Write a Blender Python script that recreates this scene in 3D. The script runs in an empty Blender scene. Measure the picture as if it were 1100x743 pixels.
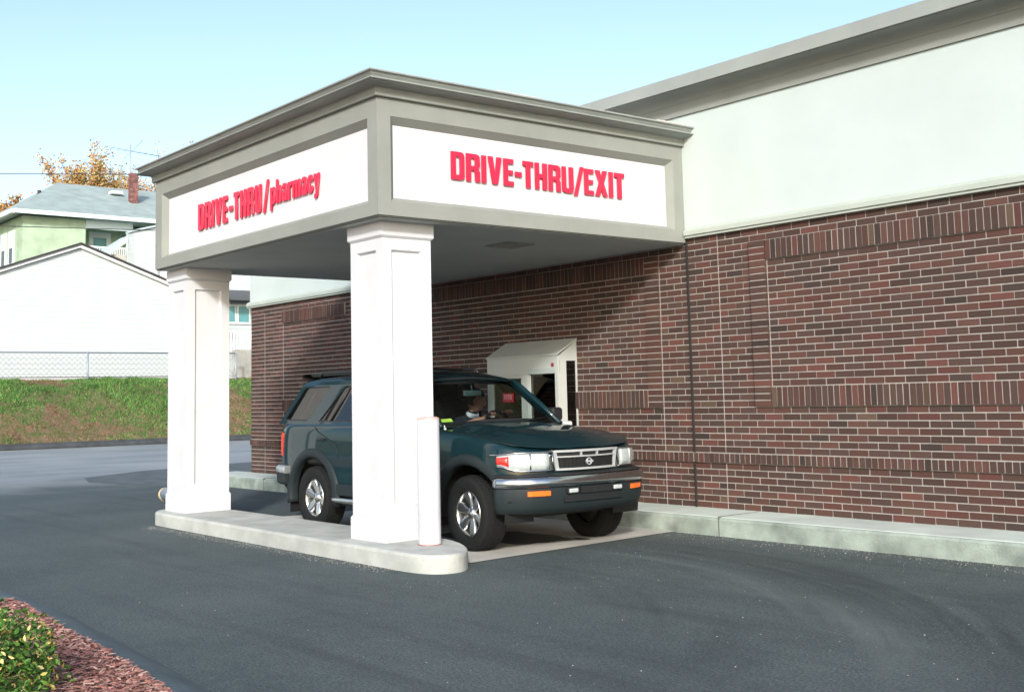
import bpy, bmesh, math, random
from mathutils import Vector, Matrix, noise
R = math.radians
random.seed(7)
S = bpy.context.scene
COL = S.collection

# ---------------------------------------------------------------- camera
cam_d = bpy.data.cameras.new('camera')
cam = bpy.data.objects.new('camera', cam_d); COL.objects.link(cam)
cam_d.sensor_width = 36; cam_d.lens = 41.289
cam_d.shift_x = 0.0103; cam_d.shift_y = -0.0713
cam_d.clip_start = 0.05; cam_d.clip_end = 3000
rc = [[0.6243268714041594, 0.7808296691724196, -0.022825104222845644],
      [-0.09638311111966771, 0.0480029976771723, -0.9941861033553523],
      [-0.7751943327537861, 0.6228970540579679, 0.10522835412718883]]
M = Matrix(((rc[0][0], -rc[1][0], -rc[2][0], 8.17878), (rc[0][1], -rc[1][1], -rc[2][1], -9.03684),
            (rc[0][2], -rc[1][2], -rc[2][2], 1.32025), (0, 0, 0, 1)))
cam.matrix_world = M
S.camera = cam

# ---------------------------------------------------------------- light
SUN = Vector((1.0, -0.85, 0.60))          # towards the sun
elev = math.atan2(SUN.z, math.hypot(SUN.x, SUN.y)); az = math.atan2(SUN.x, SUN.y)
w = bpy.data.worlds.new('World'); S.world = w; w.use_nodes = True
nt = w.node_tree; nt.nodes.clear()
out = nt.nodes.new('ShaderNodeOutputWorld'); bg = nt.nodes.new('ShaderNodeBackground')
sky = nt.nodes.new('ShaderNodeTexSky'); sky.sky_type = 'NISHITA'; sky.sun_disc = False
sky.sun_elevation = elev; sky.sun_rotation = az
sky.air_density = 1.0; sky.dust_density = 1.9; sky.ozone_density = 0.8
bg.inputs['Strength'].default_value = 0.15
nt.links.new(sky.outputs[0], bg.inputs['Color']); nt.links.new(bg.outputs[0], out.inputs['Surface'])
sd = bpy.data.lights.new('sun', 'SUN'); sd.energy = 2.2; sd.angle = R(5); sd.color = (1, .985, .955)
sun = bpy.data.objects.new('sun', sd); COL.objects.link(sun)
sun.rotation_euler = SUN.to_track_quat('Z', 'Y').to_euler()
S.view_settings.view_transform = 'Standard'; S.view_settings.look = 'None'
S.view_settings.exposure = 0.86; S.view_settings.gamma = 1.0
S.render.engine = 'CYCLES'
S.cycles.max_bounces = 10; S.cycles.transparent_max_bounces = 24

# ---------------------------------------------------------------- materials
MATS = {}
def mat(name, col=(.5, .5, .5), rough=.6, metal=0, noise_amt=0, nscale=8, bump=0, bscale=60, coat=0, col2=None,
        spec=.5, detail=6, emit=None):
    if name in MATS: return MATS[name]
    m = bpy.data.materials.new(name); m.use_nodes = True; t = m.node_tree; b = t.nodes['Principled BSDF']
    b.inputs['Base Color'].default_value = (*col, 1); b.inputs['Roughness'].default_value = rough
    b.inputs['Metallic'].default_value = metal; b.inputs['Specular IOR Level'].default_value = spec
    b.inputs['Coat Weight'].default_value = coat
    b.inputs['Coat Roughness'].default_value = .03
    if noise_amt or col2:
        tc = t.nodes.new('ShaderNodeTexCoord'); n = t.nodes.new('ShaderNodeTexNoise')
        n.inputs['Scale'].default_value = nscale; n.inputs['Detail'].default_value = detail
        t.links.new(tc.outputs['Object'], n.inputs['Vector'])
        r = t.nodes.new('ShaderNodeValToRGB'); r.color_ramp.elements[0].position = .32; r.color_ramp.elements[1].position = .68
        a = col2 if col2 else tuple(c * (1 - noise_amt) for c in col); c2 = col if col2 else tuple(min(1, c * (1 + noise_amt * .6)) for c in col)
        r.color_ramp.elements[0].color = (*a, 1); r.color_ramp.elements[1].color = (*c2, 1)
        t.links.new(n.outputs['Fac'], r.inputs['Fac']); t.links.new(r.outputs['Color'], b.inputs['Base Color'])
    if bump:
        tc = t.nodes.new('ShaderNodeTexCoord'); n = t.nodes.new('ShaderNodeTexNoise')
        n.inputs['Scale'].default_value = bscale; n.inputs['Detail'].default_value = 4
        t.links.new(tc.outputs['Object'], n.inputs['Vector'])
        bp = t.nodes.new('ShaderNodeBump'); bp.inputs['Strength'].default_value = bump; bp.inputs['Distance'].default_value = .01
        t.links.new(n.outputs['Fac'], bp.inputs['Height']); t.links.new(bp.outputs['Normal'], b.inputs['Normal'])
    if emit:
        b.inputs['Emission Color'].default_value = (*emit, 1); b.inputs['Emission Strength'].default_value = 1
    MATS[name] = m
    return m

def attr_mat(name, rough=.85, bump=.4, bscale=90, spec=.3, mottled=.16):
    """colour comes from a per-face colour attribute (brick tone, leaf tone)"""
    m = bpy.data.materials.new(name); m.use_nodes = True; t = m.node_tree; b = t.nodes['Principled BSDF']
    b.inputs['Roughness'].default_value = rough; b.inputs['Specular IOR Level'].default_value = spec
    a = t.nodes.new('ShaderNodeAttribute'); a.attribute_name = 'tone'
    tc = t.nodes.new('ShaderNodeTexCoord'); n = t.nodes.new('ShaderNodeTexNoise')
    n.inputs['Scale'].default_value = 45; n.inputs['Detail'].default_value = 5
    t.links.new(tc.outputs['Object'], n.inputs['Vector'])
    mr = t.nodes.new('ShaderNodeMapRange'); mr.inputs[3].default_value = 1 - mottled; mr.inputs[4].default_value = 1 + mottled
    t.links.new(n.outputs['Fac'], mr.inputs[0])
    mx = t.nodes.new('ShaderNodeVectorMath'); mx.operation = 'SCALE'
    t.links.new(a.outputs['Color'], mx.inputs[0]); t.links.new(mr.outputs[0], mx.inputs['Scale'])
    t.links.new(mx.outputs[0], b.inputs['Base Color'])
    if bump:
        n2 = t.nodes.new('ShaderNodeTexNoise'); n2.inputs['Scale'].default_value = bscale; n2.inputs['Detail'].default_value = 5
        t.links.new(tc.outputs['Object'], n2.inputs['Vector'])
        bp = t.nodes.new('ShaderNodeBump'); bp.inputs['Strength'].default_value = bump; bp.inputs['Distance'].default_value = .006
        t.links.new(n2.outputs['Fac'], bp.inputs['Height']); t.links.new(bp.outputs['Normal'], b.inputs['Normal'])
    MATS[name] = m
    return m

def glass_mat(name, tint=(.75, .82, .8), refl=.12):
    m = bpy.data.materials.new(name); m.use_nodes = True; t = m.node_tree; t.nodes.clear()
    o = t.nodes.new('ShaderNodeOutputMaterial'); mx = t.nodes.new('ShaderNodeMixShader')
    tr = t.nodes.new('ShaderNodeBsdfTransparent'); tr.inputs[0].default_value = (*tint, 1)
    g = t.nodes.new('ShaderNodeBsdfGlossy'); g.inputs['Roughness'].default_value = .01
    f = t.nodes.new('ShaderNodeFresnel'); f.inputs['IOR'].default_value = 1.5
    a = t.nodes.new('ShaderNodeMath'); a.operation = 'ADD'; a.inputs[1].default_value = refl; a.use_clamp = True
    t.links.new(f.outputs[0], a.inputs[0]); t.links.new(a.outputs[0], mx.inputs[0])
    t.links.new(tr.outputs[0], mx.inputs[1]); t.links.new(g.outputs[0], mx.inputs[2]); t.links.new(mx.outputs[0], o.inputs[0])
    MATS[name] = m
    return m

BRICK = attr_mat('brick'); LEAF = attr_mat('leaf', rough=.55, bump=0, mottled=.12); CHIP = attr_mat('bark_chip', rough=.9, bump=0)
BLADE = attr_mat('grass_blade', rough=.7, bump=0, mottled=.1)
MORTAR = mat('mortar', (.38, .36, .335), .95, noise_amt=.15, nscale=6, bump=.3, bscale=120)
CAULK = mat('dark_caulk', (.02, .02, .02), .7)
STUCCO = mat('white_stucco', (.485, .56, .545), .9, noise_amt=.05, nscale=1.2, bump=.25, bscale=260)
GREIGE = mat('greige_stucco', (.245, .262, .238), .9, noise_amt=.08, nscale=2, bump=.3, bscale=260)
TRIMW = mat('pale_trim', (.40, .45, .40), .7, noise_amt=.06, nscale=2)
METALG = mat('grey_cap_metal', (.28, .305, .285), .5, noise_amt=.08, nscale=3)
PANELW = mat('sign_panel_white', (.60, .585, .61), .85, noise_amt=.04, nscale=1.5, bump=.2, bscale=300)
PAINTW = mat('column_white_paint', (.57, .585, .61), .55, noise_amt=.05, nscale=3.5, bump=.06, bscale=60)
SOFFIT = mat('soffit_grey', (.44, .48, .46), .8, noise_amt=.06, nscale=2)
RED = mat('red_letter', (.72, .014, .055), .4)
CONC = mat('pale_concrete', (.42, .435, .405), .9, noise_amt=.22, nscale=3.5, bump=.5, bscale=70)
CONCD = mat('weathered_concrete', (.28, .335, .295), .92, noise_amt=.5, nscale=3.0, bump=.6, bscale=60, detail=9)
SLAB = mat('drive_slab_concrete', (.46, .445, .40), .9, noise_amt=.2, nscale=1.8, bump=.3, bscale=90, detail=8)
PLASTW = mat('white_plastic', (.58, .58, .62), .4, noise_amt=.14, nscale=4)
ALU = mat('white_aluminium', (.46, .49, .47), .45, noise_amt=.05, nscale=3)
GLASS = glass_mat('window_glass', (.55, .62, .6), .06)
CARGLASS = glass_mat('car_glass', (.82, .87, .85), .0)
CARGLASSR = glass_mat('tinted_car_glass', (.06, .08, .085), .04)
DARKIN = mat('dark_interior', (.018, .02, .022), .8)
PAINT = mat('teal_car_paint', (.0035, .021, .027), .5, metal=.0, coat=.8, spec=.1)
CLAD = mat('grey_green_cladding', (.014, .021, .024), .6, spec=.25, bump=.05, bscale=200)
BLACKP = mat('black_plastic', (.012, .013, .014), .5)
CHROME = mat('chrome', (.46, .48, .49), .22, metal=1)
ALLOY = mat('alloy', (.62, .64, .64), .28, metal=1)
RUBBER = mat('tyre_rubber', (.009, .010, .011), .85, spec=.25, bump=.3, bscale=90)
LENS = mat('headlight_lens', (.42, .47, .47), .12, coat=1, bump=.5, bscale=30)
ORANGE = mat('orange_lens', (.85, .16, .02), .2, coat=1)
REDL = mat('red_lens', (.65, .03, .02), .2, coat=1)
SKIN = mat('skin', (.46, .24, .17), .55)
JACKET = mat('dark_jacket', (.018, .022, .035), .8)
SHIRT = mat('white_shirt', (.7, .75, .8), .8)
HAIRM = mat('dark_hair', (.02, .014, .01), .6)
SIDINGW = mat('white_siding', (.46, .51, .515), .6)
GREENSH = mat('green_shingle', (.38, .50, .36), .85, noise_amt=.15, nscale=2.2, bump=.3, bscale=8)
ROOFT = mat('pale_roof_shingle', (.30, .37, .36), .9, noise_amt=.18, nscale=1.3, bump=.4, bscale=14)
DARKEDGE = mat('dark_roof_edge', (.035, .035, .04), .8)
BARK = mat('bark', (.24, .18, .12), .9, noise_amt=.3, nscale=6)
WIRE = mat('wire', (.02, .022, .025), .6)
GALV = mat('galvanised_wire', (.26, .31, .36), .5, metal=.3)

def asphalt_mat():
    m = bpy.data.materials.new('asphalt'); m.use_nodes = True; t = m.node_tree; b = t.nodes['Principled BSDF']; N = t.nodes.new; L = t.links.new
    b.inputs['Roughness'].default_value = .8; b.inputs['Specular IOR Level'].default_value = .35
    g = N('ShaderNodeNewGeometry')
    def nz(s, d=5, rough=.5, vec=None):
        n = N('ShaderNodeTexNoise'); n.inputs['Scale'].default_value = s; n.inputs['Detail'].default_value = d; n.inputs['Roughness'].default_value = rough
        L(vec or g.outputs['Position'], n.inputs['Vector']); return n.outputs['Fac']
    def ramp(f, p0, p1, c0, c1):
        r = N('ShaderNodeValToRGB'); e = r.color_ramp.elements; e[0].position = p0; e[1].position = p1; e[0].color = (*c0, 1); e[1].color = (*c1, 1); L(f, r.inputs[0]); return r.outputs[0]
    def mix(f, a, bb, mode='MIX'):
        x = N('ShaderNodeMix'); x.data_type = 'RGBA'; x.blend_type = mode
        if isinstance(f, float): x.inputs[0].default_value = f
        else: L(f, x.inputs[0])
        for s, i in ((a, 6), (bb, 7)):
            if isinstance(s, tuple): x.inputs[i].default_value = (*s, 1)
            else: L(s, x.inputs[i])
        return x.outputs[2]
    fresh = ramp(nz(.7, 7), .35, .7, (.045, .061, .064), (.070, .088, .089))
    fresh = mix(ramp(nz(9, 4), .4, .75, (0, 0, 0), (.5, .5, .5)), fresh, (.078, .098, .098))
    gr_ = ramp(nz(60, 4, .85), .38, .62, (.50, .50, .50), (1.75, 1.72, 1.68)); fresh = mix(1.0, fresh, gr_, 'MULTIPLY')
    # drive-lane scuffs: noise stretched along the lane
    mp = N('ShaderNodeMapping'); L(g.outputs['Position'], mp.inputs[0]); mp.inputs['Rotation'].default_value = (0, 0, R(-14)); mp.inputs['Scale'].default_value = (.22, 2.6, 1)
    sc = ramp(nz(1.1, 6, .6, mp.outputs[0]), .52, .74, (0, 0, 0), (.6, .6, .6))
    fresh = mix(sc, fresh, (.034, .042, .048))
    # turning tracks swung round a point in front of the lane
    sp = N('ShaderNodeVectorMath'); sp.operation = 'SUBTRACT'; L(g.outputs['Position'], sp.inputs[0]); sp.inputs[1].default_value = (.9, -6.2, 0)
    ln = N('ShaderNodeVectorMath'); ln.operation = 'LENGTH'; L(sp.outputs[0], ln.inputs[0])
    ss = N('ShaderNodeSeparateXYZ'); L(sp.outputs[0], ss.inputs[0])
    at = N('ShaderNodeMath'); at.operation = 'ARCTAN2'; L(ss.outputs[0], at.inputs[0]); L(ss.outputs[1], at.inputs[1])
    cb_ = N('ShaderNodeCombineXYZ'); L(ln.outputs[1], cb_.inputs[0]); L(at.outputs[0], cb_.inputs[1])
    mp3 = N('ShaderNodeMapping'); L(cb_.outputs[0], mp3.inputs[0]); mp3.inputs['Scale'].default_value = (3.4, 1.1, 1)
    dr = N('ShaderNodeMath'); dr.operation = 'SUBTRACT'; L(at.outputs[0], dr.inputs[0]); dr.inputs[1].default_value = .55
    dr2 = N('ShaderNodeMath'); dr2.operation = 'MAXIMUM'; L(dr.outputs[0], dr2.inputs[0]); dr2.inputs[1].default_value = 0
    dr3 = N('ShaderNodeMath'); dr3.operation = 'MULTIPLY_ADD'; L(dr2.outputs[0], dr3.inputs[0]); dr3.inputs[1].default_value = -1.1; L(ln.outputs[1], dr3.inputs[2])
    strk = nz(1.6, 7, .68, mp3.outputs[0])
    def band(c, wd, gain):
        a = N('ShaderNodeMath'); a.operation = 'SUBTRACT'; L(dr3.outputs[0], a.inputs[0]); a.inputs[1].default_value = c
        b_ = N('ShaderNodeMath'); b_.operation = 'ABSOLUTE'; L(a.outputs[0], b_.inputs[0])
        m = N('ShaderNodeMapRange'); m.interpolation_type = 'SMOOTHSTEP'; m.inputs[1].default_value = wd; m.inputs[2].default_value = 0; m.inputs[3].default_value = 0; m.inputs[4].default_value = gain; L(b_.outputs[0], m.inputs[0]); return m.outputs[0]
    am = N('ShaderNodeMapRange'); am.inputs[1].default_value = -.15; am.inputs[2].default_value = .1; L(at.outputs[0], am.inputs[0])
    am2 = N('ShaderNodeMapRange'); am2.inputs[1].default_value = 1.35; am2.inputs[2].default_value = .9; L(at.outputs[0], am2.inputs[0])
    def mul(a, b_):
        m = N('ShaderNodeMath'); m.operation = 'MULTIPLY'; L(a, m.inputs[0]); L(b_, m.inputs[1]); return m.outputs[0]
    ang = mul(am.outputs[0], am2.outputs[0])
    sr1 = ramp(strk, .40, .60, (0, 0, 0), (1, 1, 1)); sr2 = ramp(strk, .60, .42, (1, 1, 1), (0, 0, 0))
    fresh = mix(mul(mul(band(4.7, .62, .8), ang), sr1), fresh, (.026, .034, .036))
    fresh = mix(mul(mul(band(3.1, .45, .5), ang), sr1), fresh, (.030, .040, .042))
    fresh = mix(mul(mul(band(4.05, .35, .55), ang), sr1), fresh, (.13, .15, .145))
    old = ramp(nz(.35, 8), .35, .7, (.19, .22, .235), (.29, .32, .33))
    mp2 = N('ShaderNodeMapping'); L(g.outputs['Position'], mp2.inputs[0]); mp2.inputs['Scale'].default_value = (1.1, .12, 1)
    st = ramp(nz(.8, 5, .6, mp2.outputs[0]), .48, .66, (0, 0, 0), (.6, .6, .6))
    old = mix(st, old, (.33, .34, .33))
    # old paving begins beyond the building's far end
    sx = N('ShaderNodeSeparateXYZ'); L(g.outputs['Position'], sx.inputs[0])
    ad = N('ShaderNodeMath'); ad.operation = 'MULTIPLY_ADD'; L(nz(.5, 6), ad.inputs[0]); ad.inputs[1].default_value = 5.0; L(sx.outputs[0], ad.inputs[2])
    mr = N('ShaderNodeMapRange'); mr.inputs[1].default_value = -8.2; mr.inputs[2].default_value = -12.4; L(ad.outputs[0], mr.inputs[0])
    base = mix(mr.outputs[0], fresh, old)
    # pale stone specks, denser near the walk kerb
    v = N('ShaderNodeTexVoronoi'); v.inputs['Scale'].default_value = 85; L(g.outputs['Position'], v.inputs['Vector'])
    spk = ramp(v.outputs['Distance'], .16, .34, (1, 1, 1), (0, 0, 0))
    dens = ramp(nz(1.2, 7, .75), .42, .66, (0, 0, 0), (1, 1, 1))
    kd = N('ShaderNodeMapRange'); kd.inputs[1].default_value = -1.6; kd.inputs[2].default_value = -.6; L(sx.outputs[1], kd.inputs[0])
    dn = N('ShaderNodeMath'); dn.operation = 'ADD'; dn.use_clamp = True; L(dens, dn.inputs[0]); L(kd.outputs[0], dn.inputs[1])
    vc = N('ShaderNodeMath'); vc.operation = 'GREATER_THAN'; vc.inputs[1].default_value = .66
    sv = N('ShaderNodeSeparateColor'); L(v.outputs['Color'], sv.inputs[0]); L(sv.outputs[0], vc.inputs[0])
    m1 = N('ShaderNodeMath'); m1.operation = 'MULTIPLY'; L(spk, m1.inputs[0]); L(dn.outputs[0], m1.inputs[1])
    m2 = N('ShaderNodeMath'); m2.operation = 'MULTIPLY'; L(m1.outputs[0], m2.inputs[0]); L(vc.outputs[0], m2.inputs[1])
    base = mix(m2.outputs[0], base, (.24, .27, .26))
    L(base, b.inputs['Base Color'])
    bp = N('ShaderNodeBump'); bp.inputs['Strength'].default_value = .7; bp.inputs['Distance'].default_value = .008
    L(nz(110, 3, .7), bp.inputs['Height']); L(bp.outputs[0], b.inputs['Normal'])
    MATS['asphalt'] = m; return m
ASPH = asphalt_mat()
ASPHD = mat('fresh_patch_asphalt', (.085, .105, .112), .85, noise_amt=.35, nscale=3, bump=.6, bscale=90)
LIPA = mat('asphalt_lip', (.055, .082, .090), .7, noise_amt=.25, nscale=4, bump=.4, bscale=80)
SOIL = mat('soil', (.16, .10, .065), .95, noise_amt=.4, nscale=3, col2=(.06, .085, .02), bump=.8, bscale=20)
MULCH = mat('mulch', (.30, .15, .12), .95, noise_amt=.45, nscale=30, bump=1, bscale=60)

def siding(m, pitch, depth=.4):
    """lap siding: a saw-tooth bump along the height"""
    t = m.node_tree; b = t.nodes['Principled BSDF']; N = t.nodes.new; L = t.links.new
    tc = N('ShaderNodeNewGeometry'); s = N('ShaderNodeSeparateXYZ'); L(tc.outputs['Position'], s.inputs[0])
    d = N('ShaderNodeMath'); d.operation = 'DIVIDE'; d.inputs[1].default_value = pitch; L(s.outputs[2], d.inputs[0])
    f = N('ShaderNodeMath'); f.operation = 'FRACT'; L(d.outputs[0], f.inputs[0])
    i = N('ShaderNodeMath'); i.operation = 'SUBTRACT'; i.inputs[0].default_value = 1; L(f.outputs[0], i.inputs[1])
    bp = N('ShaderNodeBump'); bp.inputs['Strength'].default_value = depth; bp.inputs['Distance'].default_value = .05
    L(i.outputs[0], bp.inputs['Height']); L(bp.outputs[0], b.inputs['Normal'])
siding(SIDINGW, .2, 1.0)

# ---------------------------------------------------------------- mesh helpers
def link(name, me, m=None, parent=None, smooth=False):
    o = bpy.data.objects.new(name, me); COL.objects.link(o)
    if m:
        for x in (m if isinstance(m, (list, tuple)) else [m]): me.materials.append(x)
    if smooth:
        for p in me.polygons: p.use_smooth = True
    if parent: o.parent = parent
    return o
def build(name, bm, m=None, parent=None, smooth=False, normals=True):
    if normals: bmesh.ops.recalc_face_normals(bm, faces=bm.faces)
    me = bpy.data.meshes.new(name); bm.to_mesh(me); bm.free()
    return link(name, me, m, parent, smooth)
def tag(o, label=None, cat=None, group=None, kind=None):
    if label: o['label'] = label
    if cat: o['category'] = cat
    if group: o['group'] = group
    if kind: o['kind'] = kind
    return o
def empty(name, loc=(0, 0, 0), rz=0):
    o = bpy.data.objects.new(name, None); COL.objects.link(o); o.location = loc; o.rotation_euler = (0, 0, rz); o.empty_display_size = .2
    return o
def box(bm, a, b, bev=0, mi=0):
    a, b = [min(p, q) for p, q in zip(a, b)], [max(p, q) for p, q in zip(a, b)]
    t = bmesh.new() if bev else bm
    vs = [t.verts.new((x, y, z)) for x in (a[0], b[0]) for y in (a[1], b[1]) for z in (a[2], b[2])]
    fs = [t.faces.new([vs[i] for i in f]) for f in ((0, 1, 3, 2), (4, 6, 7, 5), (0, 4, 5, 1), (2, 3, 7, 6), (0, 2, 6, 4), (1, 5, 7, 3))]
    for f in fs: f.material_index = mi
    if bev:
        bmesh.ops.recalc_face_normals(t, faces=t.faces)
        bmesh.ops.bevel(t, geom=t.edges[:], offset=bev, segments=2, affect='EDGES', profile=.5)
        append(bm, t, mi)
    return vs
def append(bm, t, mi=None):
    mp = {v: bm.verts.new(v.co) for v in t.verts}
    for f in t.faces:
        try: g = bm.faces.new([mp[v] for v in f.verts])
        except ValueError: continue
        g.material_index = f.material_index if mi is None else mi; g.smooth = f.smooth
    t.free()
def bx(name, a, b, m, parent=None, bev=0):
    bm = bmesh.new(); box(bm, a, b, bev); return build(name, bm, m, parent)
def prism(bm, pts, axis, a, b):
    """pts in the two other axes (order x,y,z without axis), extruded from a to b"""
    def P(p, t):
        q = list(p); q.insert(axis, t); return q
    A = [bm.verts.new(P(p, a)) for p in pts]; B = [bm.verts.new(P(p, b)) for p in pts]
    n = len(pts); bm.faces.new(A); bm.faces.new(B[::-1])
    for i in range(n): bm.faces.new((A[i], A[(i + 1) % n], B[(i + 1) % n], B[i]))
def tube(bm, pts, r, seg=8, cap=True, rs=None):
    pts = [Vector(p) for p in pts]; rings = []
    for i, p in enumerate(pts):
        d = (pts[min(i + 1, len(pts) - 1)] - pts[max(i - 1, 0)]).normalized()
        u = d.cross(Vector((0, 0, 1))); u = d.cross(Vector((1, 0, 0))) if u.length < .1 else u; u.normalize(); v = d.cross(u)
        rr = rs[i] if rs else r
        rings.append([bm.verts.new(p + (u * math.cos(2 * math.pi * k / seg) + v * math.sin(2 * math.pi * k / seg)) * rr) for k in range(seg)])
    for a, b in zip(rings, rings[1:]):
        for k in range(seg):
            f = bm.faces.new((a[k], a[(k + 1) % seg], b[(k + 1) % seg], b[k])); f.smooth = True
    if cap: bm.faces.new(rings[0]); bm.faces.new(rings[-1][::-1])
def sweep(bm, path, prof, close=False, capends=True, smooth=False):
    """path: list of (origin, outward unit, up) ; prof: list of (out, up)"""
    rings = [[bm.verts.new(Vector(o) + Vector(n) * p[0] + Vector(u) * p[1]) for p in prof] for o, n, u in path]
    k = len(prof)
    for a, b in zip(rings, rings[1:]):
        for i in range(k if close else k - 1):
            f = bm.faces.new((a[i], a[(i + 1) % k], b[(i + 1) % k], b[i])); f.smooth = smooth
    if close and capends: bm.faces.new(rings[0]); bm.faces.new(rings[-1][::-1])
def grid(bm, rows, smooth=True, mi=0):
    vs = [[bm.verts.new(p) for p in r] for r in rows]
    for a, b in zip(vs, vs[1:]):
        for i in range(len(a) - 1):
            f = bm.faces.new((a[i], a[i + 1], b[i + 1], b[i])); f.smooth = smooth; f.material_index = mi
    return vs
def lathe(bm, prof, seg=48, axis=1, origin=(0, 0, 0), smooth=True, mi=0, sharp=()):
    """prof: (radius, along) about the y axis"""
    rings = []
    for r, a in prof:
        ring = []
        for k in range(seg):
            t = 2 * math.pi * k / seg; c, s = r * math.cos(t), r * math.sin(t)
            q = (c, a, s) if axis == 1 else ((a, c, s) if axis == 0 else (c, s, a))
            ring.append(bm.verts.new(Vector(q) + Vector(origin)))
        rings.append(ring)
    for a, b in zip(rings, rings[1:]):
        for k in range(seg):
            f = bm.faces.new((a[k], a[(k + 1) % seg], b[(k + 1) % seg], b[k])); f.smooth = smooth; f.material_index = mi
    return rings
def fill2d(loops, depth=0, bevel=0):
    """closed 2-D outlines (with holes) filled and extruded; returns a bmesh in the xy plane, z from -depth to depth"""
    cu = bpy.data.curves.new('c', 'CURVE'); cu.dimensions = '2D'; cu.fill_mode = 'BOTH'; cu.extrude = depth
    if bevel: cu.bevel_depth = bevel; cu.bevel_resolution = 1
    for lp in loops:
        s = cu.splines.new('POLY'); s.points.add(len(lp) - 1)
        for p, q in zip(s.points, lp): p.co = (q[0], q[1], 0, 1)
        s.use_cyclic_u = True
    ob = bpy.data.objects.new('c', cu); COL.objects.link(ob)
    bpy.context.view_layer.update()
    me = bpy.data.meshes.new_from_object(ob.evaluated_get(bpy.context.evaluated_depsgraph_get()))
    bm = bmesh.new(); bm.from_mesh(me); bmesh.ops.remove_doubles(bm, verts=bm.verts, dist=1e-5)
    bpy.data.objects.remove(ob); bpy.data.curves.remove(cu); bpy.data.meshes.remove(me)
    return bm

# ================================================================ GROUND
bm = bmesh.new()
vs = [bm.verts.new(p) for p in ((-400, -500, 0), (500, -500, 0), (500, 500, 0), (-400, 500, 0))]; bm.faces.new(vs)
tag(build('asphalt_ground', bm, ASPH), kind='structure')

# dark newer patch across the side road
bm = bmesh.new()
pts = [(-14.0, -1.3), (-12.6, -1.7), (-10.6, -1.2), (-10.2, 2.0), (-12.2, 8.0), (-16.5, 9.0), (-16.2, 3.0), (-15.2, .2)]
bm.faces.new([bm.verts.new((x, y, .004)) for x, y in pts])
tag(build('asphalt_patch', bm, ASPHD), kind='structure')

# drive slab under the canopy
bm = bmesh.new()
bm.faces.new([bm.verts.new(p) for p in ((-4.35, -3.5, .005), (.50, -3.5, .005), (.22, -.55, .005), (-4.1, -.55, .005))])
tag(build('drive_slab', bm, SLAB), kind='structure')
# thin irregular dark film on the slab under the car
bm = bmesh.new()
for cx, cy, rr in ((-.55, -1.9, .42), (-.95, -2.05, .35), (-.2, -1.75, .16), (.0, -1.6, .08)):
    n = 26; ring = []
    for k in range(n):
        a = 2 * math.pi * k / n; q = rr * (1 + .45 * noise.noise(Vector((math.cos(a) * 1.7 + cx, math.sin(a) * 1.7, 3))))
        ring.append(bm.verts.new((cx + q * 1.3 * math.cos(a), cy + q * .8 * math.sin(a), .0085 + cx * .0006)))
    bm.faces.new(ring)
tag(build('dark_slab_film', bm, mat('dark_slab_film', (.085, .083, .075), .7, noise_amt=.3, nscale=9)), kind='structure')

# walk beside the wall (kerb)
def rounded(bm, a, b, r=.018): box(bm, a, b, r)
bm = bmesh.new(); prof = [(-.60, -.05), (-.60, .145), (-.585, .163), (-.56, .170), (.1, .176), (.1, -.05)]
xs = [-10.4 + i * 1.5 for i in range(15)]
sweep(bm, [((x, 0, 0), (0, 1, 0), (0, 0, 1)) for x in xs], prof, close=True)
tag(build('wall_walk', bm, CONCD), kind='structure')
bm = bmesh.new(); sweep(bm, [((x, 0, 0), (0, 1, 0), (0, 0, 1)) for x in xs], [(-.575, .1675), (-.56, .1745), (.03, .1798), (.03, .170)])
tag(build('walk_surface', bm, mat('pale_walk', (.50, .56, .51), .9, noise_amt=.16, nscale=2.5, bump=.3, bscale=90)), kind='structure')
bm = bmesh.new()                                       # control joints
for x in (-8.2, -5.2, -2.2, .8, 3.8, 6.8): box(bm, (x - .005, -.6045, .0), (x + .005, -.02, .1815))
tag(build('walk_joint', bm, mat('joint_dirt', (.13, .14, .12), .95)), kind='structure')

# island with the columns: long, rounded near end
def stadium(x0, x1, y0, y1, n=24, rl=.16):
    pts = []; r = (y1 - y0) / 2 * .92
    for k in range(n + 1):
        a = -math.pi / 2 + math.pi * k / n
        pts.append((x1 - r + r * math.cos(a), (y0 + y1) / 2 + (y1 - y0) / 2 * math.sin(a)))
    for k in range(n + 1):
        a = math.pi / 2 + math.pi / 2 * k / n; pts.append((x0 + rl + rl * math.cos(a), y1 - rl + rl * math.sin(a)))
    for k in range(n + 1):
        a = math.pi + math.pi / 2 * k / n; pts.append((x0 + rl + rl * math.cos(a), y0 + rl + rl * math.sin(a)))
    return pts
bm = bmesh.new(); base = [(.36, -3.862), (.52, -3.858), (.64, -3.838), (.735, -3.795), (.79, -3.735), (.815, -3.665), (.810, -3.59), (.775, -3.51), (.70, -3.43), (.60, -3.35), (.46, -3.26), (.28, -3.17), (.05, -3.10), (-.2, -3.065), (-4.7, -3.05),
        (-4.85, -3.09), (-4.93, -3.18), (-4.96, -3.30), (-4.95, -3.42), (-4.91, -3.53), (-4.85, -3.62), (-4.77, -3.70), (-4.66, -3.765), (-4.5, -3.80), (-3, -3.82), (-1, -3.85)]
for _ in range(2):                                     # corner cutting keeps the outline smooth
    nb = []
    for i, a in enumerate(base):
        b = base[(i + 1) % len(base)]; nb += [(a[0] * .75 + b[0] * .25, a[1] * .75 + b[1] * .25), (a[0] * .25 + b[0] * .75, a[1] * .25 + b[1] * .75)]
    base = nb
cx, cy = -2.2, -3.445
def ins(p, d):
    dx, dy = p[0], p[1]; nx = max(-4.8, min(.3, p[0])); v = Vector((p[0] - nx, p[1] - cy)); L = v.length or 1
    return (p[0] - v.x / L * d, p[1] - v.y / L * d)
rings = []
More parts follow.
